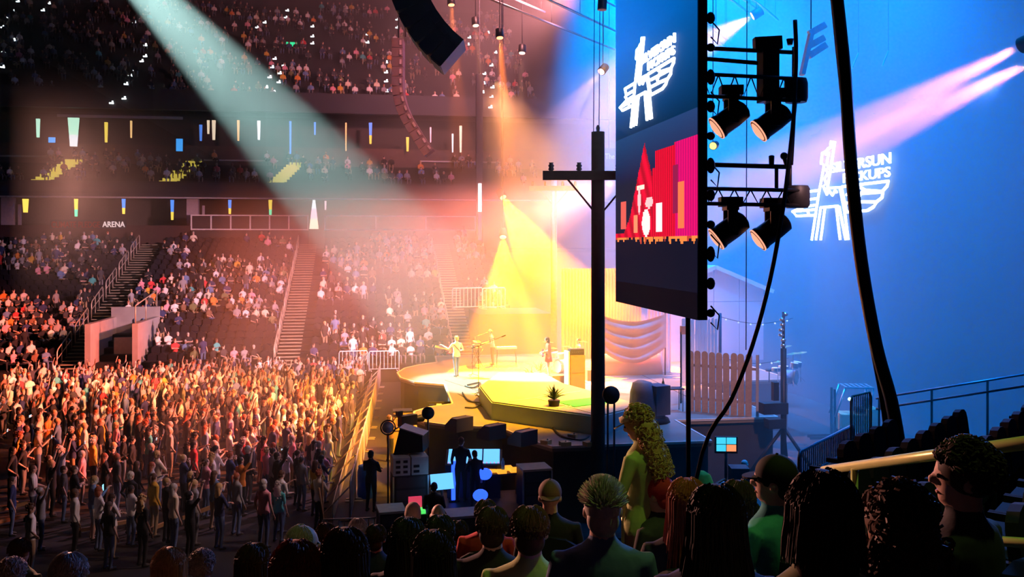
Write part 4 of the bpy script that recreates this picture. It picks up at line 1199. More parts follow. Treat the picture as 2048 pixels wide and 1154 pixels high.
MB().box((0, 0, .3), (.7, .55, .6)).build('case', mk('case_tan', (.5, .34, .18), .6), t2)
MB().lathe([(.12, 0), (.12, .01)], (0, -.28, .3), (0, -1, 0), 16).build('badge', BLACK, t2)
MB().box((0, 0, .63), (.74, .58, .05)).build('lid', BLACK, t2)
t = thing('pedalboard_rack', 'rack of small stage boxes standing in the notch of the stage', 'rack', on(878, 812, 34.8, 0), -.1)
MB().box((0, .25, .95), (.9, .08, 1.9)).build('back', DARK, t)
for q in range(5):
    for r in range(3): MB().box((-.28 + r * .28, 0, .3 + q * .36), (.2, .34, .2)).build('stage_box', mk('box_pale', (.62, .5, .36), .6) if (q + r) % 2 else BLACK, t)
t = thing('blue_barrel', 'blue plastic barrel at the crowd barrier', 'barrel', on(734, 900, 28.6, 0))
MB().lathe([(.27, 0), (.31, .1), (.31, .8), (.27, .95)], (0, 0, 0), n=18).build('body', mk('barrel_blue', (.02, .15, .65), .4), t)
MB().lathe([(.28, .95), (.28, .99), (.02, 1.0)], (0, 0, 0), n=18).build('lid', mk('barrel_blue', (.02, .15, .65), .4), t)
# corner of the stage: monitor, bags, mast, forklift
t = thing('camera_desk', 'dark desk with a four-way monitor under the stage edge', 'desk', on(1452, 930, 25.0, 0), -.2)
MB().box((0, 0, 1.1), (1.6, .7, .06)).build('desktop', CASE, t)
for x in (-.75, .75): MB().box((x, 0, .55), (.06, .6, 1.1)).build('leg', BLACK, t)
o = MB().box((0, 0, 2.45), (.62, .08, .46)).build('monitor', BLACK, t)
for x in (-.14, .14):
    for z in (-.1, .1): MB().box((x, -.045, 2.47 + z), (.26, .012, .18)).build('picture_tile', glow('tile_orange', (1, .3, .12), 1.2) if x > 0 and z < 0 else glow('tile_cyan', (.05, .55, .75), 1.3), o)
MB().tube([(0, .02, 1.13), (0, .02, 2.3)], .04).build('monitor_stand', BLACK, t)
MB().box((.35, 0, 1.5), (.5, .5, .7)).build('case', CASE, t)
t = thing('strapped_bag', 'yellow strapped bag hung beside the thin pole', 'bag', on(1404, 945, 22.5, 0))
MB().loft([((0, 0, 0), .22, .2), ((.05, 0, .7), .3, .22), ((.1, 0, 1.7), .34, .24), ((.02, 0, 2.25), .2, .15), ((0, 0, 2.35), .06, .06)], 10).build('bag', mk('bag_yellow', (.75, .52, .03), .6, 0, .3, 5, bump=.4, bscale=8), t)
for z in (1.2, 1.8): MB().bar((-.34, -.27, z), (.5, -.27, z + .4), .09, .03).build('strap', mk('strap_rust', (.4, .14, .1), .7), t)
mp = on(1567, 955, 29.6, 0)
t = thing('lighting_mast', 'dark crank-up mast with struts and lamps at the stage corner', 'mast', mp)
MB().tube([(0, 0, 0), (0, 0, 4.6)], .10, 8).build('lower_tube', BLACK, t)
MB().tube([(0, 0, 4.5), (0, 0, 5.8)], .05, 8).build('upper_tube', NAVY, t)
for s, c in ((1, 0), (-1, 2.0), (.2, 1.2)): MB().tube([(0, 0, 2.0), (1.35 * s, -.2 + c * .3, .02)], .06, 6).build('strut', BLACK, t)
for k in range(7): MB().ball((random.uniform(-.1, .1), 0, 4.7 + k * .17), (.10, .08, .07), 8, 5).build('clamp', CHROME, t)
MB().box((-.35, 0, 2.65), (.85, .4, .36)).build('winch_box', BLACK, t)
MB().box((-.3, 0, 2.15), (.6, .4, .3)).build('lamp_box', BLACK, t)
MB().box((-.3, -.01, 3.2), (.18, .2, .6)).build('lamp_box', BLACK, t)
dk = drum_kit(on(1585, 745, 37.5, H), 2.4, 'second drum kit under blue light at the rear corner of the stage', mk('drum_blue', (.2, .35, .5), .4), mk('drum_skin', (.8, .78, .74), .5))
fk = on(1702, 870, 37, 0)
t = thing('forklift', 'forklift with a slatted overhead guard parked beside the stage', 'forklift', fk, 2.9)
FKY = mk('forklift_ochre', (.45, .38, .18), .6)
MB().box((-.25, 0, .75), (1.5, 1.0, .7)).box((-.75, 0, 1.15), (.5, .95, .35)).build('body', FKY, t)
for x in (-.75, .35):
    for y in (-.5, .5): MB().lathe([(.28, -.1), (.32, -.06), (.32, .06), (.28, .1)], (x, y, .32), (0, 1, 0), 16).build('wheel', BLACK, t)
for x, b in ((.35, .75), (-.75, -.62)):
    for y in (-.45, .45): MB().tube([(b, y, 1.0), (x, y, 2.2)], .045, 6).build('guard_pillar', STEEL, t)
gd = MB().bar((-.78, -.48, 2.2), (.4, -.48, 2.2), .07).bar((-.78, .48, 2.2), (.4, .48, 2.2), .07).build('guard_frame', STEEL, t)
for k in range(6): MB().bar((-.7 + k * .2, -.46, 2.22), (-.7 + k * .2, .46, 2.22), .08, .03).build('guard_slat', STEEL, gd)
for y in (-.25, .25): MB().bar((.72, y, .1), (.72, y, 2.1), .08, .12).build('mast_rail', BLACK, t)
for y in (-.22, .22): MB().bar((.75, y, .12), (1.7, y, .08), .05, .12).build('fork', BLACK, t)
MB().box((-.35, 0, 1.25), (.45, .5, .15)).box((-.58, 0, 1.5), (.1, .5, .45)).build('seat', BLACK, t)
MB().ball((.2, .5, 1.75), .07, 8, 6).build('head_lamp', glow('lamp_green', (.5, 1, .85), 4), t)
# ------------------------------------------------------------------ barriers and rails
def barrier(p, q, h, label, group, m=STEEL, step=.14, r=.022, bot=.12, nm='crowd_barrier', feet=True):
    p, q = Vector(p), Vector(q)
    L = (q - p).length
    t = thing(nm, label, 'barrier', p, math.atan2(q.y - p.y, q.x - p.x), group)
    dz = q.z - p.z
    MB().tube([(0, 0, 0 if feet else bot), (0, 0, h - .1), (.06, 0, h), (L - .06, 0, h + dz), (L, 0, h - .1 + dz), (L, 0, dz if feet else bot + dz)], r, 7).build('frame', m, t)
    MB().tube([(0, 0, bot), (L, 0, bot + dz)], r * .8, 6).build('bottom_rail', m, t)
    n = int(L / step)
    me = MB().tube([(0, 0, bot), (0, 0, h)], r * .55, 5).mesh('bar'); me.materials.append(m)
    for k in range(1, n):
        o = bpy.data.objects.new('bar', me); COL.objects.link(o); o.parent = t; o.location = (L * k / n, 0, dz * k / n)
    if feet:
        for x in (.12, L - .12): MB().bar((x, -.28, .02), (x, .28, .02), .05, .03).build('foot', m, t)
    return t
BARR = mk('barrier_alu', (.55, .45, .35), .5, .4)
for k in range(12):
    y0 = 26.4 + k * 2.25
    t = barrier((-.55 + .045 * k * 2.25, y0, 0), (-.55 + .045 * (k + 1) * 2.25 - .02, y0 + 2.2, 0), 1.15, '%s stage barrier panel counting from the blue barrel towards the far seats' % ['first', 'second', 'third', 'fourth', 'fifth', 'sixth', 'seventh', 'eighth', 'ninth', 'tenth', 'eleventh', 'twelfth'][k], 'stage barrier panels', BARR, .16, .028)
    MB().bar((0, .5, .03), (2.2, .5, .03), .03, 1.0).build('tread_plate', mk('tread', (.5, .42, .3), .5, .4), t)
    for x in (.1, 2.1): MB().tube([(x, .02, 1.0), (x, .95, .05)], .025).build('brace', BARR, t)
barrier(on(642, 1060, 22.6, 0), on(772, 1060, 22.8, 0), 1.1, 'grey crowd barrier standing across the end of the near seats', 'grey crowd barriers')
barrier(on(783, 1040, 22.2, 0), on(850, 1060, 20.2, 0), 1.1, 'blue-lit crowd barrier turned away behind the knitted hat', 'grey crowd barriers')
barrier(on(908, 1010, 21.5, 0), on(952, 1050, 19.0, 0), 1.15, 'crowd barrier with a tan top rail near the teal shirt', 'grey crowd barriers')
barrier(on(1022, 990, 22.5, 0), on(1066, 1010, 20.4, 0), 1.15, 'crowd barrier with a tan top rail below the stage lip', 'grey crowd barriers')
barrier(on(1130, 985, 22.0, 0), on(1165, 1010, 20.0, 0), 1.2, 'crowd barrier between the capped man and the spiky hair', 'grey crowd barriers')
barrier(on(1425, 955, 25.6, 0), on(1480, 935, 26.6, 0), 1.15, 'crowd barrier below the four-way monitor', 'grey crowd barriers')
for i, (x0, x1) in enumerate(((678, 735), (738, 798))):
    barrier(on(x0, 715, 52, .7), on(x1, 712, 52.4, .7), 1.15, 'crowd barrier at the foot of the far seats, %s' % ('by the aisle' if i == 0 else 'by the pit'), 'far crowd barriers', WHITE, .2, .03)
for i, (a, b) in enumerate((((905, 600), (965, 596)), ((965, 596), (1010, 594)))):
    barrier(on(a[0], a[1], 56, 4.0), on(b[0], b[1], 57, 4.0), 1.3, 'pale barrier on the far platform in amber haze', 'pale far barriers', WHITE, .25, .04)
struct(MB().span((6.2, 51.5, 0), (10.5, 56.5, 4.0)).build('wall_far_platform', DARK))
a, b = at(1598, 905, 16.2), at(1706, 850, 19.2)
struct(MB().bar((a.x, a.y, (a.z - .62) / 2), (b.x, b.y, (a.z - .62) / 2), .16, a.z - .62).build('wall_ramp', DARK))
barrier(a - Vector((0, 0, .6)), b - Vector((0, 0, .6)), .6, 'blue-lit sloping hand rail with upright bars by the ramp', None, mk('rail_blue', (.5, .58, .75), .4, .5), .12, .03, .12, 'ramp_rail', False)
a, b = at(1702, 890, 18.6), at(1742, 885, 19.2)
t = barrier(a, (b.x, b.y, a.z), 1.0, 'upright barred gate with rusty bars before the forklift', None, mk('gate_rust', (.42, .30, .24), .6, .3), .075, .022, .06, 'barred_gate')
tag(MB().prism([(0, 0), (.16, .0), (.06, .55), (0, .55)], .03, Matrix.Translation(at(1712, 925, 17.5)) @ Matrix.Rotation(math.pi / 2, 4, 'X')).build('warning_flag', mk('flag_red', (.75, .08, .05), .8)), 'small red warning flag beside the barred gate', 'flag')
for i, (y0, y1) in enumerate(((797, 742), (818, 766))):
    a, b = at(1752, y0, 23), at(2090, y1, 21)
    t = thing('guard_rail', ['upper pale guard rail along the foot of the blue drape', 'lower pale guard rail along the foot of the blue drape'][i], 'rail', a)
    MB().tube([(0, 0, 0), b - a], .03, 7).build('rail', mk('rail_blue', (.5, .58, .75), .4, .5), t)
    for f in (.02, .35, .68, 1): MB().tube([(b - a) * f, (b - a) * f - Vector((0, 0, a.z + (b - a).z * f))], .03, 6).build('post', DARK, t)
# lime-lit hand rail of the near aisle
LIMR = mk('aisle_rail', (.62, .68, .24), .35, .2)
a, b = at(2110, 878, 3.55), at(1648, 940, 6.6)
t = thing('aisle_hand_rail', 'thick lime-lit hand rail sloping past the curly-haired man', 'rail', a)
MB().tube([(0, 0, 0), b - a], .03, 12).build('rail', LIMR, t)
for f in (.30, .78):
    MB().tube([(b - a) * f, (b - a) * f - Vector((0, 0, .75))], .024, 8).build('post', LIMR, t)
MB().tube([(b - a) * .05 - Vector((0, 0, .42)), (b - a) * .62 - Vector((0, 0, .42))], .022, 8).build('lower_rail', LIMR, t)
a, b = at(1230, 990, 6.3), at(1262, 984, 6.4)
t = thing('aisle_rail_end', 'short yellow rail end behind the spiky-haired man', 'rail', a)
MB().tube([(0, 0, 0), b - a], .03, 10).build('rail', LIMR, t)
MB().tube([(b - a) * .6, (b - a) * .6 - Vector((0, 0, .9))], .025, 8).build('post', LIMR, t)
for i, (x0, y0, x1, y1, d) in enumerate(((-10, 1022, 62, 1004, 26.5), (-10, 1046, 56, 1030, 25.3), (268, 1072, 340, 1043, 24.3), (365, 1036, 452, 1003, 25.2), (150, 1062, 262, 1042, 24.6))):
    a, b = at(x0, y0, d), at(x1, y1, d + .8)
    t = thing('floor_rail', ['upper wooden floor rail by the white-shirted walker', 'lower wooden floor rail by the white-shirted walker', 'wooden floor rail beside the yellow-trousered pair', 'wooden floor rail below the checked shirt', 'dim wooden floor rail behind the man reading a phone'][i], 'rail', a)
    MB().bar((0, 0, 0), b - a, .07, .10).build('board', mk('rail_oak', (.38, .22, .10), .7), t)
    for f in (.08, .92): MB().box(((b - a) * f).xy.to_3d() + Vector((0, 0, -a.z / 2)), (.08, .08, a.z)).build('post', DARK, t)
for i, (px, a, b, d) in enumerate(((647, 955, 1020, 23.6), (656, 975, 1020, 23.5))):
    p = on(px, b, d, 0)
    t = thing('wooden_pole', ['taller of two thin wooden poles leaning in the crowd', 'shorter of two thin wooden poles leaning in the crowd'][i], 'pole', p)
    MB().tube([(0, 0, 0), (-.03 + .2 * i * -1, 0, at(px, a, d).z)], .025, 6).build('pole', mk('rail_oak', (.38, .22, .10), .7), t)
# ------------------------------------------------------------------ the far seating bowl: aisles, rails, lights
STEP = mk('aisle_step', (.30, .29, .20), .85, 0, .2, 4)
RAILM = mk('aisle_steel', (.62, .56, .44), .4, .4)
AISLES = [-16.4, -4.7, 5.6, -28.1, -39.8]
def stair(i, xc, w, r0, r1):
    t = struct(thing('stair_%d' % (i + 1), 'flight of pale steps climbing the far seats', 'stair', (xc, LB['y0'], LB['z0'])))
    del t['category']
    me = MB().box((0, 0, 0), (w, .30, .05)).mesh('step'); me.materials.append(STEP)
    for k in range(r0 * 2, r1 * 2):
        o = bpy.data.objects.new('step', me); COL.objects.link(o); o.parent = t
        o.location = (0, .22 + k * .435, .08 + k * .16 - (.0 if k % 2 == 0 else .08) + (.08 if k % 2 else 0) + .05)
    return t
for i, xc in enumerate(AISLES):
    stair(i, xc, 1.3, 0, 22)
    for j in range(6):
        r0 = j * 3.6 + .3
        y, z = LB['y0'] + r0 * .87, LB['z0'] + r0 * .32
        t = thing('aisle_rail', 'stepped hand rail, %s up the far aisle %s' % (['lowest', 'second', 'third', 'fourth', 'fifth', 'topmost'][j], ['beside the grey entrance mouth', 'below the rainbow-lit doorway', 'next to the far platform', 'below the dark bay pillar', 'out at the dark end'][i]), 'rail', (xc - .72, y, z), 0, 'hand rails on the far aisles')
        MB().tube([(0, 0, 0), (0, 0, .95), (0, .15, 1.1), (0, 2.3, 1.1 + 2.15 * .368), (0, 2.45, .95 + 2.2 * .368), (0, 2.45, 2.45 * .368)], .035, 6).build('rail', RAILM, t)
        MB().tube([(0, 0, .55), (0, 2.45, .55 + 2.3 * .368)], .025, 5).build('middle_rail', RAILM, t)
        for f in (.8, 1.6): MB().tube([(0, f, f * .30), (0, f, 1.08 + f * .36)], .025, 5).build('post', RAILM, t)
# entrance mouth cut into the bowl beside the first aisle
v = thing('vomitory', 'grey concrete entrance mouth with side walls in the far seats', 'entrance', (-14.2, 53.0, 0))
MB().span((-1.4, 0, 0), (-1.1, 5.2, 3.6)).build('side_wall', PALEC, v)
MB().span((1.1, 0, 0), (1.4, 5.2, 3.6)).build('side_wall', PALEC, v)
MB().span((-1.4, 5.2, 0), (1.4, 5.5, 4.2)).build('rear_wall', PALEC, v)
MB().span((-.5, 2.4, 0), (.5, 2.6, 2.6)).build('door_leaf', mk('door_pale', (.5, .5, .5), .6), v)
MB().tube([(1.25, .1, 3.6), (1.25, .1, 4.6), (1.25, 5.2, 5.2), (1.25, 5.2, 4.2)], .035).tube([(1.25, 2.5, 3.6), (1.25, 2.5, 4.9)], .03).build('rail', RAILM, v)
# railings with panels behind the top row
GLASS = mk('rail_panel', (.04, .04, .045), .25)
for i, (x0, x1) in enumerate(((383, 616), (650, 950))):
    a, b = aty(x0, 445, 72.45), aty(x1, 445, 72.45)
    t = thing('terrace_rail', ['pale framed railing with dark panels above the far seats', 'long pale framed railing in the follow-spot haze'][i], 'rail', (a.x, 72.4, 9.15))
    L = b.x - a.x
    PR = mk('rail_white', (.7, .66, .64), .5)
    MB().bar((0, 0, 1.15), (L, 0, 1.15), .09).build('top_rail', PR, t)
    MB().bar((0, 0, .06), (L, 0, .06), .09).build('bottom_rail', PR, t)
    n = 6 if i == 0 else 3
    for k in range(n + 1): MB().bar((L * k / n, 0, 0), (L * k / n, 0, 1.2), .10).build('post', PR, t)
    for k in range(n): MB().box((L * (k + .5) / n, .03, .6), (L / n - .12, .03, 1.0)).build('panel', GLASS, t)
    struct(MB().span((a.x, 72.3, 7.4), (b.x, 72.8, 9.14)).build('wall_terrace_%d' % (i + 1), DARK))
struct(MB().span((-52, 72.35, 7.4), (aty(383, 445, 72.4).x - .1, 72.75, 9.5)).build('wall_terrace_3', mk('terrace_brown', (.05, .025, .022), .8)))
# sign lettering
sg = thing('arena_sign', 'wall sign lettered ARENA in white after dim red letters', 'sign', (0, 0, 0))
yS = 72.30
place_text('ARENA', aty(205, 454, yS), aty(250, 454, yS), (aty(205, 443, yS) - aty(205, 454, yS)).length, (0, 0, 1), glow('sign_white', (.8, .76, .72), .55), sg, .05)
place_text('CLIMATE PLEDGE', aty(103, 455, yS), aty(200, 455, yS), (aty(150, 442, yS) - aty(150, 454, yS)).length, (0, 0, 1), glow('sign_red', (.10, .008, .006), .35), sg, .05)
a, b = aty(100, 457, 72.34), aty(253, 440, 72.34)
MB().span((a.x, 72.32, a.z), (b.x, 72.36, b.z)).build('backing', DARK, sg)
s2 = thing('fascia_lettering', 'pale lettering The on the far fascia beyond the utility pole', 'sign', (0, 0, 0))
place_text('The', at(1210, 318, 66), at(1229, 318, 66), .4, (0, 0, 1), mk('letter_grey', (.6, .62, .7), .6), s2, .05)
p = at(1219, 322, 66)
MB().box((p.x, p.y + .12, p.z + .15), (2.2, .1, 1.6)).tube([(p.x, p.y + .12, p.z + .9), (p.x, p.y + .12, 36.9)], .03).build('board', mk('board_navy', (.06, .07, .12), .8), s2)
# light columns of the concourse and of the club level
CC = {'yellow': (1, .72, .10), 'amber': (1, .58, .22), 'cream': (1, .85, .6), 'blue': (.10, .30, 1), 'mint': (.55, 1, .75), 'white': (.9, .95, 1), 'green': (.12, .9, .45), 'pink': (1, .6, .7)}
def columns(y, rows, where, group, s):
    for px, y0, y1, w, col, col2 in rows:
        a, b = aty(px, y1, y), aty(px, y0, y)
        k = (a - Vector((0, 0, EYE))).length / F
        t = thing('light_column', '%s%s light column %s' % (col, ' and ' + col2 if col2 else '', where), 'light', a, 0, group)
        h = b.z - a.z
        W = w * k * .36
        def slab(z0, z1, w0, w1, c): return MB().prism([(-w0, z0), (w0, z0), (w1, z1), (-w1, z1)], .2, Matrix.Rotation(math.pi / 2, 4, 'X')).build('lit_panel', glow('column_' + c, CC[c], s), t)
        if col2:
            slab(0, h * .4, W * .6, W * .75, col2); slab(h * .4, h, W * .75, W, col)
        else: slab(0, h, W * .65, W, col)
columns(76.9, [(77, 238, 275, 8, 'mint', None), (148, 236, 293, 26, 'mint', 'white'), (213, 245, 285, 7, 'yellow', None), (263, 242, 276, 4, 'amber', None), (402, 250, 282, 7, 'blue', None), (417, 241, 268, 6, 'cream', None),
               (428, 241, 280, 9, 'cream', None), (477, 241, 282, 6, 'amber', None), (518, 242, 280, 8, 'white', None), (581, 243, 308, 5, 'blue', None), (630, 245, 270, 5, 'blue', None), (692, 246, 302, 4, 'amber', None),
               (741, 246, 288, 9, 'blue', 'yellow'), (815, 275, 303, 8, 'yellow', None), (861, 255, 285, 4, 'pink', None), (905, 268, 305, 5, 'white', None), (921, 252, 305, 7, 'cream', None)],
        'on the club level of the far stand', 'club level light columns', 1.1)
columns(78, [(52, 398, 425, 13, 'yellow', None), (153, 398, 433, 8, 'yellow', 'green'), (248, 398, 428, 8, 'blue', 'yellow'), (345, 400, 440, 8, 'blue', 'yellow'), (460, 400, 428, 8, 'blue', 'yellow'), (541, 400, 432, 9, 'yellow', 'green'),
             (651, 402, 420, 5, 'pink', None)], 'on the concourse behind the far seats', 'concourse light columns', 1.2)
t = thing('lit_doorway', 'rainbow-lit tapering doorway at the top of the middle aisle', 'light', aty(628, 458, 72.9))
for k, (c, y0, y1) in enumerate((('cream', 0, .8), ('pink', .8, 1.6), ('white', 1.6, 2.3))):
    MB().prism([(-.36 + k * .09, y0), (.36 - k * .09, y0), (.27 - k * .09, y1), (-.27 + k * .09, y1)], .1, Matrix.Rotation(math.pi / 2, 4, 'X')).build('lit_panel', glow('column_' + c, CC[c], 1.1), t)
for i, px in enumerate((15, 385)):
    a = aty(px, 432, 73.6)
    t = thing('concourse_pillar', 'pale square pillar under the balcony %s' % ('at the end of the dark bay' if i == 0 else 'beside the panelled railing'), 'pillar', (a.x, 73.8, 7.7))
    MB().box((0, 0, 1.95), (.85, .6, 3.9)).build('shaft', mk('pillar_rose', (.45, .36, .36), .8), t)
    MB().box((.8, 0, 1.7), (.16, .3, 3.4)).build('side_panel', mk('pillar_rose', (.45, .36, .36), .8), t)
# mid-tier stairs (yellow light put in as their own glow) and upper-tier step lights
YST = glow('yellow_light_step', (.75, .62, .10), .55)
for i, (px, w) in enumerate(((80, 30), (335, 26), (552, 36))):
    a = aty(px, 374, 73.3)
    t = struct(thing('stair_%d' % (i + 6), 'steps given a yellow glow in the middle tier', 'stair', (a.x, 73.25, 12.8))); del t['category']
    for k in range(9): MB().box((k * .16, .24 + k * .45, .10 + k * .235), (1.25, .44, .2)).build('step', YST, t)
LAMPS = [(38, 10), (28, 30), (15, 45), (8, 62), (100, 14), (88, 28), (30, 88), (10, 112), (8, 142), (270, 52), (284, 45), (292, 98), (292, 120), (285, 130), (272, 148), (262, 160), (254, 176), (242, 192), (250, 205), (225, 214),
         (575, 28), (572, 42), (530, 52), (515, 62), (625, 60), (625, 80), (625, 94), (550, 125), (545, 142), (568, 138), (560, 154), (540, 162), (558, 172), (533, 182), (528, 200), (548, 192), (735, 76), (735, 92), (772, 132), (772, 152), (772, 170), (773, 190), (775, 208),
         (794, 46), (794, 62), (796, 142), (938, 82), (935, 96), (975, 72), (982, 138), (968, 155), (985, 164), (966, 174), (984, 182), (964, 192), (982, 202), (960, 212), (980, 222), (990, 112)]
LM = glow('step_light', (.85, .95, 1), 3.0)
lm = MB().box((0, 0, 0), (.34, .10, .11)).box((.08, 0, .12), (.12, .08, .14)).mesh('step_light'); lm.materials.append(LM)
for px, py in LAMPS:
    y = 74.5
    for _ in range(30):           # meet the rake of the upper tier
        p = aty(px, py, y)
        zt_ = 19.6 + .66 * (y - 75)
        y += (p.z - zt_) * .5
        y = min(max(y, 74.5), 96)
    p = aty(px, py, y)
    o = bpy.data.objects.new('step_light', lm); COL.objects.link(o)
    o.location = p + Vector((0, -.3, .25)); o.rotation_euler = (0, 0, random.uniform(-.4, .4))
    tag(o, 'small bright step light on an aisle of the dark upper tier', 'step light', 'step lights of the upper tier')
for i, (px, py, c) in enumerate(((520, 101, (1, .45, .05)), (273, 94, (1, .5, .08)), (121, 89, (1, .5, .08)), (38, 90, (1, .45, .05)))):
    p = aty(px, py, 86)
    t = thing('exit_lamp', 'round orange exit lamp high in the dark upper tier', 'lamp', p, 0, 'orange exit lamps')
    MB().lathe([(.30, 0), (.30, .2)], (0, 0, 0), (0, -1, 0), 14).build('lamp', glow('exit_orange', (1, .40, .03), 1.6), t)
    MB().box((0, .1, .0), (.8, .1, .8)).build('plate', DARK, t)
    MB().box((0, .1, -1), (.1, .1, 1.4)).build('bracket', DARK, t)
t = thing('exit_sign', 'glowing green exit box in the upper tier', 'sign', aty(583, 90, 86))
MB().box((0, 0, 0), (1.0, .2, .5)).build('lit_face', glow('exit_green', (.02, .9, .35), 1.4), t)
MB().box((0, .15, -.7), (.1, .1, 1.6)).build('bracket', DARK, t)
for i, (px, py) in enumerate(((104, 280), (359, 290))):
    t = thing('wall_screen', ['small blue wall screen beside the mint light column', 'small blue wall screen at the end of the timber fascia'][i], 'screen', aty(px, py, 76.9))
    MB().box((0, .04, 0), (.6, .1, .5 + .6 * i)).build('frame', BLACK, t)
    MB().box((0, -.03, 0), (.52, .03, .42 + .6 * i)).build('lit_face', glow('tv_blue', (.05, .35, .9), 1.3), t)
t = thing('far_video_strip', 'narrow far video strip seen edge-on, white and red', 'screen', at(960, 480, 54))
for z0, z1, c in ((0, 1.6, 'panel_red'), (1.7, 3.4, 'column_white')): MB().span((-.10, 0, z0), (.10, .2, z1)).build('lit_panel', MATS[c], t)
MB().span((-.2, .2, -.2), (.2, .5, 10)).tube([(0, .3, 10), (0, .3, 36.9 - at(960, 480, 54).z)], .03).build('frame', DARK, t)

# ------------------------------------------------------------------ seats
SEATM = mk('seat_plastic', (.016, .016, .024), .85, spec=.12)
def seat_mesh(low=False):
    mb = MB()
    prof = [(-.23, .42), (.23, .42), (.23, .78)] + ([] if low else [(.20, .86), (.12, .905)]) + [(0, .92)] + ([] if low else [(-.12, .905), (-.20, .86)]) + [(-.23, .78)]
    M = Matrix.Translation((0, -.22, 0)) @ Matrix.Rotation(-.12, 4, 'X') @ Matrix.Rotation(math.pi / 2, 4, 'X')
    return prof, M
def make_seat(label, loc, rz, group):
    t = thing('stadium_chair', label, 'seat', loc, rz, group)
    prof, M = seat_mesh()
    MB().prism(prof, .07, M).build('backrest', SEATM, t)
    MB().box((0, .02, .45), (.45, .44, .08)).build('seat_pan', SEATM, t)
    MB().box((0, -.12, .2), (.08, .25, .42)).build('pedestal', SEATM, t)
    for s in (-.25, .25): MB().box((s, -.02, .62), (.05, .36, .05)).box((s, -.16, .4), (.04, .05, .45)).build('armrest', SEATM, t)
    return t
proto = None
mbk = MB()
cs = 0
for k in range(-1, 5):
    ztop = 6.04 + .22 * k
    for j in range(-4, 8):
        s = j * .52
        la, dd = 2.92 + .8 * k * .777 + s * .63, 8.0 - .8 * k * .63 + s * .777
        if k >= 3 and j < 0: continue
        x, y = SY * dd + CY * la, CY * dd - SY * la
        px, py = 1024 + la / dd * F, HZ + (EYE - ztop) / dd * F
        if px > 2120 or px < 1650 or dd < 4.6: continue
        rz = math.atan2(.777, .63) - YAW      # facing the stage
        loc = (x, y, ztop - .92)
        lab = 'empty dark seat, %s along row %s of the corner bank' % (['first', 'second', 'third', 'fourth', 'fifth', 'sixth', 'seventh', 'eighth', 'ninth', 'tenth', 'eleventh', 'twelfth'][j + 4], ['one', 'two', 'three', 'four', 'five', 'six'][k + 1])
        if proto is None: proto = make_seat(lab, loc, rz, 'corner bank seats')
        else: dup(proto, loc, rz, lab, 'corner bank seats')
        cs += 1
    c0 = Vector((2.92 + .8 * k * .777 + 1.0 * .63, 8.0 - .8 * k * .63 + 1.0 * .777))
    fz = ztop - .92
    x, y = SY * c0.y + CY * c0.x, CY * c0.y - SY * c0.x
    mbk.box((x, y, fz / 2 - .02), (7.4, .8, fz - .04), rz=math.atan2(.777, .63) - YAW)
struct(mbk.build('floor_corner_bank', CONC))

# ------------------------------------------------------------------ the audience
STAGE_AT = Vector((8, 37))
def face(x, y, jit=.25): return math.atan2(-(STAGE_AT.x - x), STAGE_AT.y - y) + random.uniform(-jit, jit)
HS = [('short', 'short'), ('long', 'long'), ('bob', 'bobbed'), ('curly', 'curly'), ('crop', 'cropped'), ('pony', 'tied-back'), ('wavy', 'wavy'), ('bun', 'pinned-up')]
HC = ['blond', 'brown', 'black', 'auburn', 'grey', 'dark brown']
SH_W = ['white'] * 4 + ['black'] * 11 + ['charcoal'] * 4 + ['grey'] * 4 + ['navy'] * 3 + ['red', 'denim blue', 'denim blue', 'pink', 'pink', 'olive', 'cream', 'cream', 'brown', 'mustard', 'teal', 'orange']
PW = ['black trousers', 'jeans', 'jeans', 'grey trousers', 'tan trousers']
used = set()
def random_look(poses):
    for _ in range(200):
        hs, hc, sh, pn, po = random.choice(HS), random.choice(HC), random.choice(SH_W), random.choice(PW), random.choice(poses)
        if (hs, hc, sh, po) not in used: break
    used.add((hs, hc, sh, po))
    return hs, hc, sh, pn, po
spots_ = []
y = 23.6
while y < 52.2:
    x = -.412 * y - 2.2
    xr = -1.25 + .04 * (y - 26)
    while x < xr:
        xx, yy = x + random.uniform(-.28, .28), y + random.uniform(-.28, .28)
        la, dd = CY * xx - SY * yy, SY * xx + CY * yy
        px = 1024 + la / dd * F
        dens = .40 + .60 * min(1, max(0, (px - 80) / 450)) if yy > 33 else .30 + .6 * min(1, max(0, (px - 250) / 350))
        if yy < 27.5 and px < 620: dens = .16
        if px > -20 and random.random() < dens + .12 and xx < xr: spots_.append((yy, xx))
        x += .54
    y += .70
KEEP = [on(px_, 0, d_, 0) for px_, d_ in ((186, 24.4), (66, 25.6), (262, 24.9), (308, 24.7), (334, 24.2), (482, 26.6), (412, 26.4), (380, 22.9), (562, 25.0))]
spots_ = [(b_, a_) for b_, a_ in spots_ if all((a_ - k_.x) ** 2 + (b_ - k_.y) ** 2 > .6 for k_ in KEEP)]
spots_.sort()
named = []
FLOOR_NAMED = 240
stand_w = ['standing'] * 5 + ['clapping', 'clapping', 'with one arm raised', 'with both arms raised', 'with folded arms', 'with folded arms', 'holding up a phone', 'with a hand in a pocket', 'with a hand on the hip', 'looking down at both hands', 'with a hand at the chin']
PHONE = MB().box((0, .40, 1.40), (.16, .012, .085)).mesh('phone'); PHONE.materials.append(glow('phone_glow', (.5, .8, 1), 1.0))
rest = []
placed = []
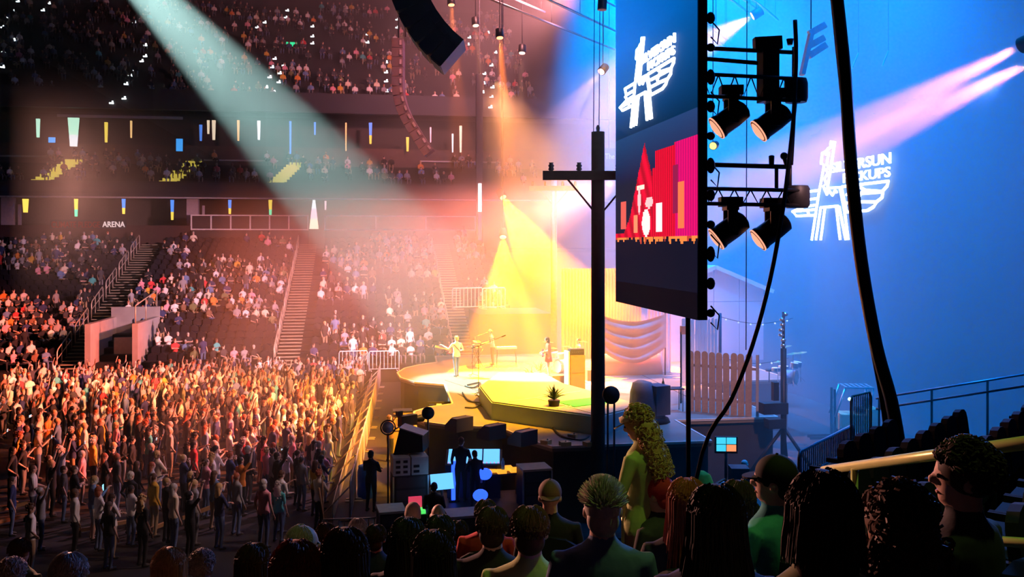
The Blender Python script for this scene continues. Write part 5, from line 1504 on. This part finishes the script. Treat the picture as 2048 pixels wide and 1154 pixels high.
for yy, xx in spots_:
    if any(abs(xx - a) < .44 and abs(yy - b) < .36 for a, b in placed[-80:]): continue
    placed.append((xx, yy))
    if len(named) >= FLOOR_NAMED:
        rest.append((xx, yy, 0, face(xx, yy), random.choice(stand_w[:9])))
        continue
    hs, hc, sh, pn, po = random_look(stand_w)
    fem = hs[0] in ('long', 'bob', 'pony', 'wavy', 'bun')
    o = person(body(po, fem), POSES[po], (xx, yy, 0), face(xx, yy), '%s %s-haired person in a %s top %s on the floor' % (hs[1], hc.replace(' ', '-'), sh.replace(' ', '-'), po), sh, pn, random.choice((0, 0, 0, 1, 2)), hs[0], hc, random.random() < .4, False,
               random.uniform(.93, 1.05), 'standing floor crowd')
    named.append(o)
    if po == 'holding up a phone':
        ph = bpy.data.objects.new('phone', PHONE); COL.objects.link(ph)
        ph.matrix_world = Matrix.Translation(o.location) @ Matrix.Rotation(o.rotation_euler.z, 4, 'Z') @ Matrix.Scale(o.scale.x, 4)
        tag(ph, 'lit phone held up by a person in the floor crowd', 'phone', 'phones held up in the floor crowd')
# the seated audience of the far tiers
def occupied(x, r):
    n = math.sin(x * .55 + r * .9) + math.sin(x * .23 - r * .37 + 1.3) + .6 * math.sin(x * 1.3 + r * 2.1)
    return n > -.35
seat_spots = []
for r in range(22):
    yy, zz = LB['y0'] + r * .87, LB['z0'] + r * .32
    x = -34.
    while x < 8.8:
        if min(abs(x - a) for a in AISLES) > .95 and not (-15.8 < x < -12.6 and r < 6) and not (x > 6.0 and r < 5):
            seat_spots.append((x, yy + .35, zz, r))
        x += .56
for x, yy, zz, r in seat_spots:
    if not occupied(x, r): continue
    la, dd = CY * x - SY * yy, SY * x + CY * yy
    if 1024 + la / dd * F < -30: continue
    if random.random() < (.80 if r < 14 else .66):
        rest.append((x, yy, zz, face(x, yy), random.choice(list(SITS)[:4]) if random.random() < .93 else 'standing'))
for T_, prob in ((MT, .75), (UT, .50)):
    for r in range(T_['n'] - (0 if T_ is MT else 2)):
        yy, zz = T_['y0'] + r * T_['dy'] + .3, T_['z0'] + r * T_['dz']
        x = -36.
        while x < 14:
            if random.random() < prob * (.55 + .45 * math.sin(x * .4 + r)) and (T_ is UT or random.random() < .8): rest.append((x, yy, zz, face(x, yy), 'sitting'))
            x += .6
# one joined crowd for everyone beyond the three hundred largest
low = {}
def low_body(po):
    if po not in low:
        ps = POSES.get(po) or SITS[po]
        me = make_body('low', ps, False, .03, 230, False)
        vs = np.empty(len(me.vertices) * 3); me.vertices.foreach_get('co', vs); vs = vs.reshape(-1, 3)
        fs = [tuple(p.vertices) for p in me.polygons]; mi = [p.material_index for p in me.polygons]
        hm = MB().ball((0, -.014, .148), (.085, .103, .10), 7, 5); HM = head_matrix(ps)
        hv = np.array([tuple(HM @ Vector(p)) for p in hm.v]); o = len(vs)
        low[po] = (np.vstack([vs, hv]), fs + [tuple(o + i for i in f) for f in hm.f], mi + [8] * len(hm.f))
        bpy.data.meshes.remove(me)
    return low[po]
cm = [SKIN[0], SKIN[1], SKIN[2]] + list(SHIRT.values()) + list(PANTS.values()) + [HAIR[h] for h in HC] + [SHOE_M]
ns, npn = len(SHIRT), len(PANTS)
shirt_i = {k: 3 + i for i, k in enumerate(SHIRT)}
V, FC, MI, off = [], [], [], 0
for x, yy, zz, rz, po in rest:
    vs, fs, mi = low_body(po)
    c, s, sc = math.cos(rz), math.sin(rz), random.uniform(.94, 1.05)
    q = np.empty_like(vs)
    q[:, 0] = (vs[:, 0] * c - vs[:, 1] * s) * sc + x
    q[:, 1] = (vs[:, 0] * s + vs[:, 1] * c) * sc + yy
    q[:, 2] = vs[:, 2] * sc + zz
    V.append(q)
    sk, sh, pn, hr = random.choice((0, 0, 0, 1, 2)), shirt_i[random.choice(SH_W)], 3 + ns + random.randrange(npn - 1), 3 + ns + npn + random.randrange(len(HC))
    ls = sh if random.random() < .35 else sk
    mp_ = {0: sk, 1: sh, 2: pn, 3: 3 + ns + npn + len(HC), 4: 3 + ns + npn + len(HC), 5: sk, 6: ls, 7: pn, 8: hr}
    FC += [tuple(off + i for i in f) for f in fs]
    MI += [mp_[i] for i in mi]
    off += len(vs)
me = bpy.data.meshes.new('crowd')
me.from_pydata(np.vstack(V).tolist(), [], FC)
me.polygons.foreach_set('material_index', MI)
me.polygons.foreach_set('use_smooth', [True] * len(FC))
for m in cm: me.materials.append(m)
me.update()
o = bpy.data.objects.new('crowd', me); COL.objects.link(o)
tag(o, 'far crowd filling the seats of the bowl and the rear of the floor', 'crowd', kind='stuff')
# far seats: the nearest ones singly, all others joined
prof, M = seat_mesh(True)
fsm = MB().prism(prof, .07, M).box((0, .02, .45), (.45, .42, .08)).box((0, -.1, .2), (.1, .2, .42)).mesh('stadium_chair')
fsm.materials.append(SEATM)
base = MB().prism(prof, .07, M).box((0, .02, .45), (.45, .42, .08))
joined = MB()
cnt = 0
for x, yy, zz, r in seat_spots:
    la, dd = CY * x - SY * yy, SY * x + CY * yy
    if 1024 + la / dd * F < -40: continue
    rz = math.atan2(-(STAGE_AT.x - x), STAGE_AT.y - yy)
    rz = math.pi - .35 * (1 if x < 8 else -1) if False else math.pi
    if r < 4 and cnt < 180 and not occupied(x, r):
        o = bpy.data.objects.new('stadium_chair', fsm); COL.objects.link(o)
        o.location, o.rotation_euler = (x, yy, zz), (0, 0, rz)
        tag(o, 'dark empty seat in the low rows of the far bowl', 'seat', 'far bowl seats')
        cnt += 1
    else:
        joined.M = Matrix.Translation((x, yy, zz)) @ Matrix.Rotation(rz, 4, 'Z')
        joined.add(base.v, base.f)
o = joined.build('seat_rows', SEATM)
tag(o, 'rows of dark seats filling the far bowl', 'seats', kind='stuff')
# ------------------------------------------------------------------ crew and people picked out on the floor
def one(pose, px, py, d, z, rz, label, **k):
    return hero(pose, on(px, py, d, z), rz, label=label, **k)
one(dict(r='keys', l='down', nod=.25), 922, 900, 24.9, PZ, -.4, 'engineer in black with his back turned standing at the mixing console', shirt='black', pants='black trousers', hair='short', hcol='brown', sleeve=True, sc=1.03)
one(dict(r='down', l='phone', nod=.3), 950, 900, 24.3, PZ, .3, 'second engineer in black beside the mixing console', shirt='black', pants='black trousers', hair='crop', hcol='brown', sleeve=True, sc=.90)
one(dict(dz=-.40, r='lap', l='keys', nod=.25), 868, 970, 22.9, .55, -.2, 'engineer in black seated before the small blue screen', shirt='black', pants='black trousers', hair='crop', hcol='black', sleeve=True, sc=1.05)
t = thing('tall_stool', 'tall black stool under the engineer before the blue screen', 'stool', on(868, 970, 22.9, 0))
MB().lathe([(.17, .94), (.2, .96), (.2, 1.0), (.15, 1.02)], (0, 0, 0), n=14).build('seat_pad', BLACK, t)
for k in range(4): MB().tube([(.12 * math.cos(k * 1.57), .12 * math.sin(k * 1.57), .95), (.24 * math.cos(k * 1.57), .24 * math.sin(k * 1.57), 0)], .02).build('leg', BLACK, t)
one(dict(r='fold', l='fold'), 742, 905, 27.0, 0, -.5, 'security guard in black standing inside the crowd barrier', shirt='black', pants='black trousers', hair='crop', hcol='black', sleeve=True, sc=1.06)
one(dict(r='lens', l='lens', nod=-.15), 780, 790, 33.2, 0, -1.0, 'photographer in dark brown shooting up from the pit', shirt='brown', pants='black trousers', hair='short', hcol='brown', sleeve=True)
tag(MB().box((0, 0, 0), (.16, .1, .11)).tube([(0, .04, 0), (0, .22, 0)], .045, 10).build('photo_camera', BLACK), 'camera held up by the photographer in the pit', 'camera').matrix_world = Matrix.Translation(on(780, 790, 33.2, 1.66)) @ Matrix.Rotation(-1.0, 4, 'Z') @ Matrix.Translation((0, .25, 0))
one(dict(r='keys', l='lap', nod=.4), 1492, 920, 26.2, 0, .8, 'crew member bent over beside the four-way monitor', shirt='charcoal', pants='black trousers', hair='crop', hcol='grey', sleeve=True)
pm = one(dict(r='phone', l='down', nod=.35), 186, 1050, 24.4, 0, -1.15, 'man in a pale denim jacket and light shorts reading a lit phone', shirt='denim blue', pants='white trousers', hair='short', hcol='blond', sleeve=True, shorts=True)
tag(MB().box((0, 0, 0), (.012, .10, .17)).build('phone', glow('phone_cyan', (.25, .75, 1), 1.6)), 'cyan-lit phone in the hand of the man in the denim jacket', 'phone').location = on(206, 970, 24.4, 1.42)
one(dict(r='lap', l='lap', yaw=.3), 66, 1010, 25.6, 0, -1.3, 'walker in a white T-shirt by the wooden floor rails', shirt='white', pants='grey trousers', hair='crop', hcol='brown')
one(dict(r='down', l='pocket'), 262, 1040, 24.9, 0, -.6, 'grey-haired man in a black coat standing by the floor rail', shirt='black', pants='grey trousers', hair='short', hcol='pale', sleeve=True)
one(dict(r='down', l='down', yaw=.4), 308, 1050, 24.7, 0, -.9, 'person in mustard trousers and top beside the floor rail', shirt='mustard', pants='tan trousers', hair='pony', hcol='brown', sleeve=True)
one(dict(r='fold', l='fold', yaw=-.6), 334, 1060, 24.2, 0, -.9, 'dark-shirted person facing the one in mustard', shirt='black', pants='black trousers', hair='crop', hcol='blond')
one(dict(r='up', l='clap', nod=-.1), 482, 990, 26.6, 0, -.8, 'man in an orange shirt with a raised arm at the crowd edge', shirt='orange', pants='black trousers', hair='short', hcol='black')
one(dict(r='lap', l='lap'), 412, 1010, 26.4, 0, -.9, 'person in a pale pink checked shirt behind the floor rail', shirt='pink', pants='jeans', hair='short', hcol='brown', sleeve=True)
one(dict(r='up', l='up', nod=-.1), 380, 1085, 22.9, 0, -.9, 'person in black raising both hands with a bright light', shirt='black', pants='black trousers', hair='short', hcol='black')
one(dict(r='lap', l='phone', nod=.2), 562, 1000, 25.0, 0, -.9, 'person in a white shirt in the dim corner of the crowd', shirt='white', pants='jeans', hair='crop', hcol='brown')
# ------------------------------------------------------------------ the rows in front of the lens
NEAR_POSE = [dict(dz=-.45, r='lap', l='lap'), dict(dz=-.45, r='lap', l='lap', yaw=.5, lean=.05), dict(dz=-.45, r='lap', l='lap', yaw=-.5), dict(dz=-.45, r='lap', l='lap', lean=.12, nod=.1)]
NEAR_BODY = {}
def near_body(i, fem):
    if (i, fem) not in NEAR_BODY: NEAR_BODY[(i, fem)] = make_body('person_body', NEAR_POSE[i], fem, .011, 9000)
    return NEAR_BODY[(i, fem)]
TW = [  # px, top py, depth, pose, yaw extra, hair, colour, top, sleeve, label, hat
    (140, 1100, 5.0, 0, 0, 'crop', 'pale', 'black', 1, 'person with cropped pale hair sitting low beside the dark aisle'),
    (340, 1090, 5.6, 0, 0, 'straight', 'blond', 'charcoal', 1, 'person with long straight blond hair and a black top'),
    (404, 1092, 6.9, 0, 0, 'curly', 'grey', 'charcoal', 1, 'person with short grey curls behind the long blond hair'),
    (508, 1082, 5.2, 0, 0, 'long', 'brown', 'black', 1, 'person with long dull brown hair next to the auburn one'),
    (607, 1047, 6.0, 2, -.5, 'short', 'grey', 'black', 1, 'grey-haired person turned in profile beside the auburn hair'),
    (592, 1074, 3.7, 0, 0, 'long', 'auburn', 'black', 1, 'person with thick long auburn hair and a black top'),
    (690, 1049, 3.8, 0, 0, 'long', 'brown', 'charcoal', 1, 'person with long glossy brown hair next to the auburn one'),
    (652, 1043, 8.6, 0, 0, 'short', 'brown', 'grey', 1, 'person with short brown hair beyond the grey barrier end'),
    (716, 1034, 9.6, 0, 0, 'crop', 'grey', 'grey', 1, 'person with cropped grey hair below the grey barrier'),
    (752, 1046, 8.2, 0, 0, 'short', 'dark brown', 'navy', 1, 'dark-haired person below the end of the grey barrier'),
    (815, 1030, 5.0, 0, 0, 'long', 'black', 'charcoal', 1, 'person with long black hair in a dark patterned top'),
    (868, 1054, 4.1, 0, 0, 'straight', 'dark brown', 'black', 1, 'person with long straight dark hair lit along one edge'),
    (880, 1026, 5.8, 0, 0, 'crop', 'black', 'black', 1, 'person with cropped black hair between two long-haired people'),
    (826, 1004, 10.0, 0, 0, 'beanie', 'brown', 'charcoal', 1, 'person in a beige knitted hat near the blue-lit barrier'),
    (876, 1010, 9.6, 0, 0, 'bald', 'pale', 'grey', 1, 'bald pale-headed person beside the knitted hat'),
    (917, 1038, 8.4, 0, 0, 'short', 'black', 'teal', 0, 'black-haired person in a teal T-shirt'),
    (985, 1009, 5.3, 0, 0, 'crop', 'dark brown', 'black', 1, 'person with cropped dark hair in black beside the green T-shirt'),
    (972, 996, 7.6, 0, 0, 'short', 'dark brown', 'red', 1, 'dark-haired person in a red top behind the cropped dark hair'),
    (1060, 1006, 4.4, 0, 0, 'short', 'brown', 'lime green', 0, 'short-haired person in a green T-shirt'),
    (1100, 958, 6.9, 0, 0, 'cap', 'brown', 'black', 1, 'man in a brown cap worn backwards and a dark hooded top'),
    (1205, 946, 4.1, 0, 0, 'spiky', 'pale', 'denim blue', 1, 'man with spiky pale hair and a denim shirt'),
    (1318, 948, 6.2, 0, .9, 'cap', 'brown', 'charcoal', 1, 'person in a red cap beside the long auburn hair'),
    (1374, 951, 4.4, 0, 0, 'straight', 'auburn', 'black', 1, 'person with long straight auburn hair beside the red cap'),
    (1432, 961, 3.1, 0, 0, 'long', 'black', 'navy', 1, 'person with long black hair and a navy top'),
    (1476, 955, 5.0, 0, 0, 'short', 'dark brown', 'black', 1, 'person with short dark hair edged with lime light'),
    (1548, 906, 4.5, 1, .7, 'cap', 'black', 'teal', 1, 'man in a flat black cap and a teal top turned aside'),
    (1642, 931, 2.5, 0, .25, 'bob', 'dark brown', 'olive', 1, 'person with bobbed dark hair and an olive-green hooded top'),
    (1794, 941, 2.6, 0, .2, 'wavy', 'brown', 'black', 1, 'person with tumbling wavy brown hair and a black top'),
    (1928, 861, 3.2, 1, .75, 'curly', 'dark brown', 'charcoal', 1, 'man with dark curls in profile wearing a dark jacket'),
    (24, 1108, 6.4, 0, 0, 'curly', 'pale', 'grey', 1, 'person with pale curls at the end of the near row'),
    (40, 1074, 8.6, 3, 0, 'crop', 'brown', 'olive', 0, 'person in a camouflage-green top leaning behind the pale curls'),
    (1498, 1000, 6.6, 0, 0, 'crop', 'black', 'navy', 1, 'black-haired person in navy behind the olive hooded top'),
]
HATS = {'beige': mk('knit_beige', (.45, .36, .28), .9, 0, .2, 50), 'brown cap': mk('cap_brown', (.16, .09, .07), .8), 'red cap': mk('cap_red', (.55, .03, .05), .8), 'flat black': mk('cap_black', (.012, .012, .014), .8)}
nseat = make_seat('dark seat under a spectator in the near rows', (0, 0, 0), 0, 'near row seats')
first_seat = True
for i, (px, py, d, ps, yw, hair, hc, top, sl, lab) in enumerate(TW):
    pz = NEAR_POSE[ps]
    fem = hair in ('long', 'straight', 'bob', 'wavy')
    sc = 1.0
    htop = {'curly': 1.335, 'wavy': 1.335, 'spiky': 1.34, 'cap': 1.31, 'beanie': 1.318, 'bald': 1.285}.get(hair, 1.31)
    p = at(px, py, d)
    z = p.z - htop * sc
    rz = math.atan2(-(7 - p.x), 34 - p.y) + yw
    hat = {'beanie': HATS['beige']}.get(hair)
    if hair == 'cap': hat = HATS['red cap'] if 'red cap' in lab else HATS['brown cap'] if 'brown cap' in lab else HATS['flat black']
    # the lean moves the head forward, so step the seat back by as much
    back = Vector((math.sin(rz), -math.cos(rz), 0)) * pz.get('lean', 0) * .6
    o = person(near_body(ps, fem), pz, Vector((p.x, p.y, z)) + back, rz, lab, top, 'black trousers', (0, 0, 1, 0, 0)[i % 5], hair, hc, bool(sl), False, sc, 'spectators in the near rows', True, i + 3, hat)
    if 'backwards' in lab: o.children[0].rotation_euler.z += math.pi
    sl_ = Vector((p.x, p.y, z)) + back + Vector((math.sin(rz), -math.cos(rz), 0)) * .02
    if first_seat:
        nseat.location, nseat.rotation_euler = sl_, (0, 0, rz); first_seat = False
    else: dup(nseat, sl_, rz)
# the standing woman with the lime shirt
wp = dict(r='down', l='lap', nod=.35, yaw=.2)
p = at(1287, 801, 6.3)
w_ = hero(wp, (p.x, p.y, p.z - 1.78), .75, True, .011, 9000, label='woman in a lime T-shirt with long wavy blond hair standing on the steps', shirt='lime green', pants='tan trousers', hair='wavy', hcol='blond', near=True, seed=77)
vz = MB().loft([((0, .01, .16), .088, .112), ((0, .01, .20), .086, .108)], 18).prism([(.08 * math.cos(t), .08 + .10 * math.sin(t)) for t in [math.pi * k / 10 for k in range(11)]], .01, Matrix.Translation((0, 0, .165)) @ Matrix.Rotation(-.2, 4, 'X')).build('sun_visor', mk('visor_cream', (.62, .58, .32), .8), w_)
vz.matrix_local = head_matrix(wp)
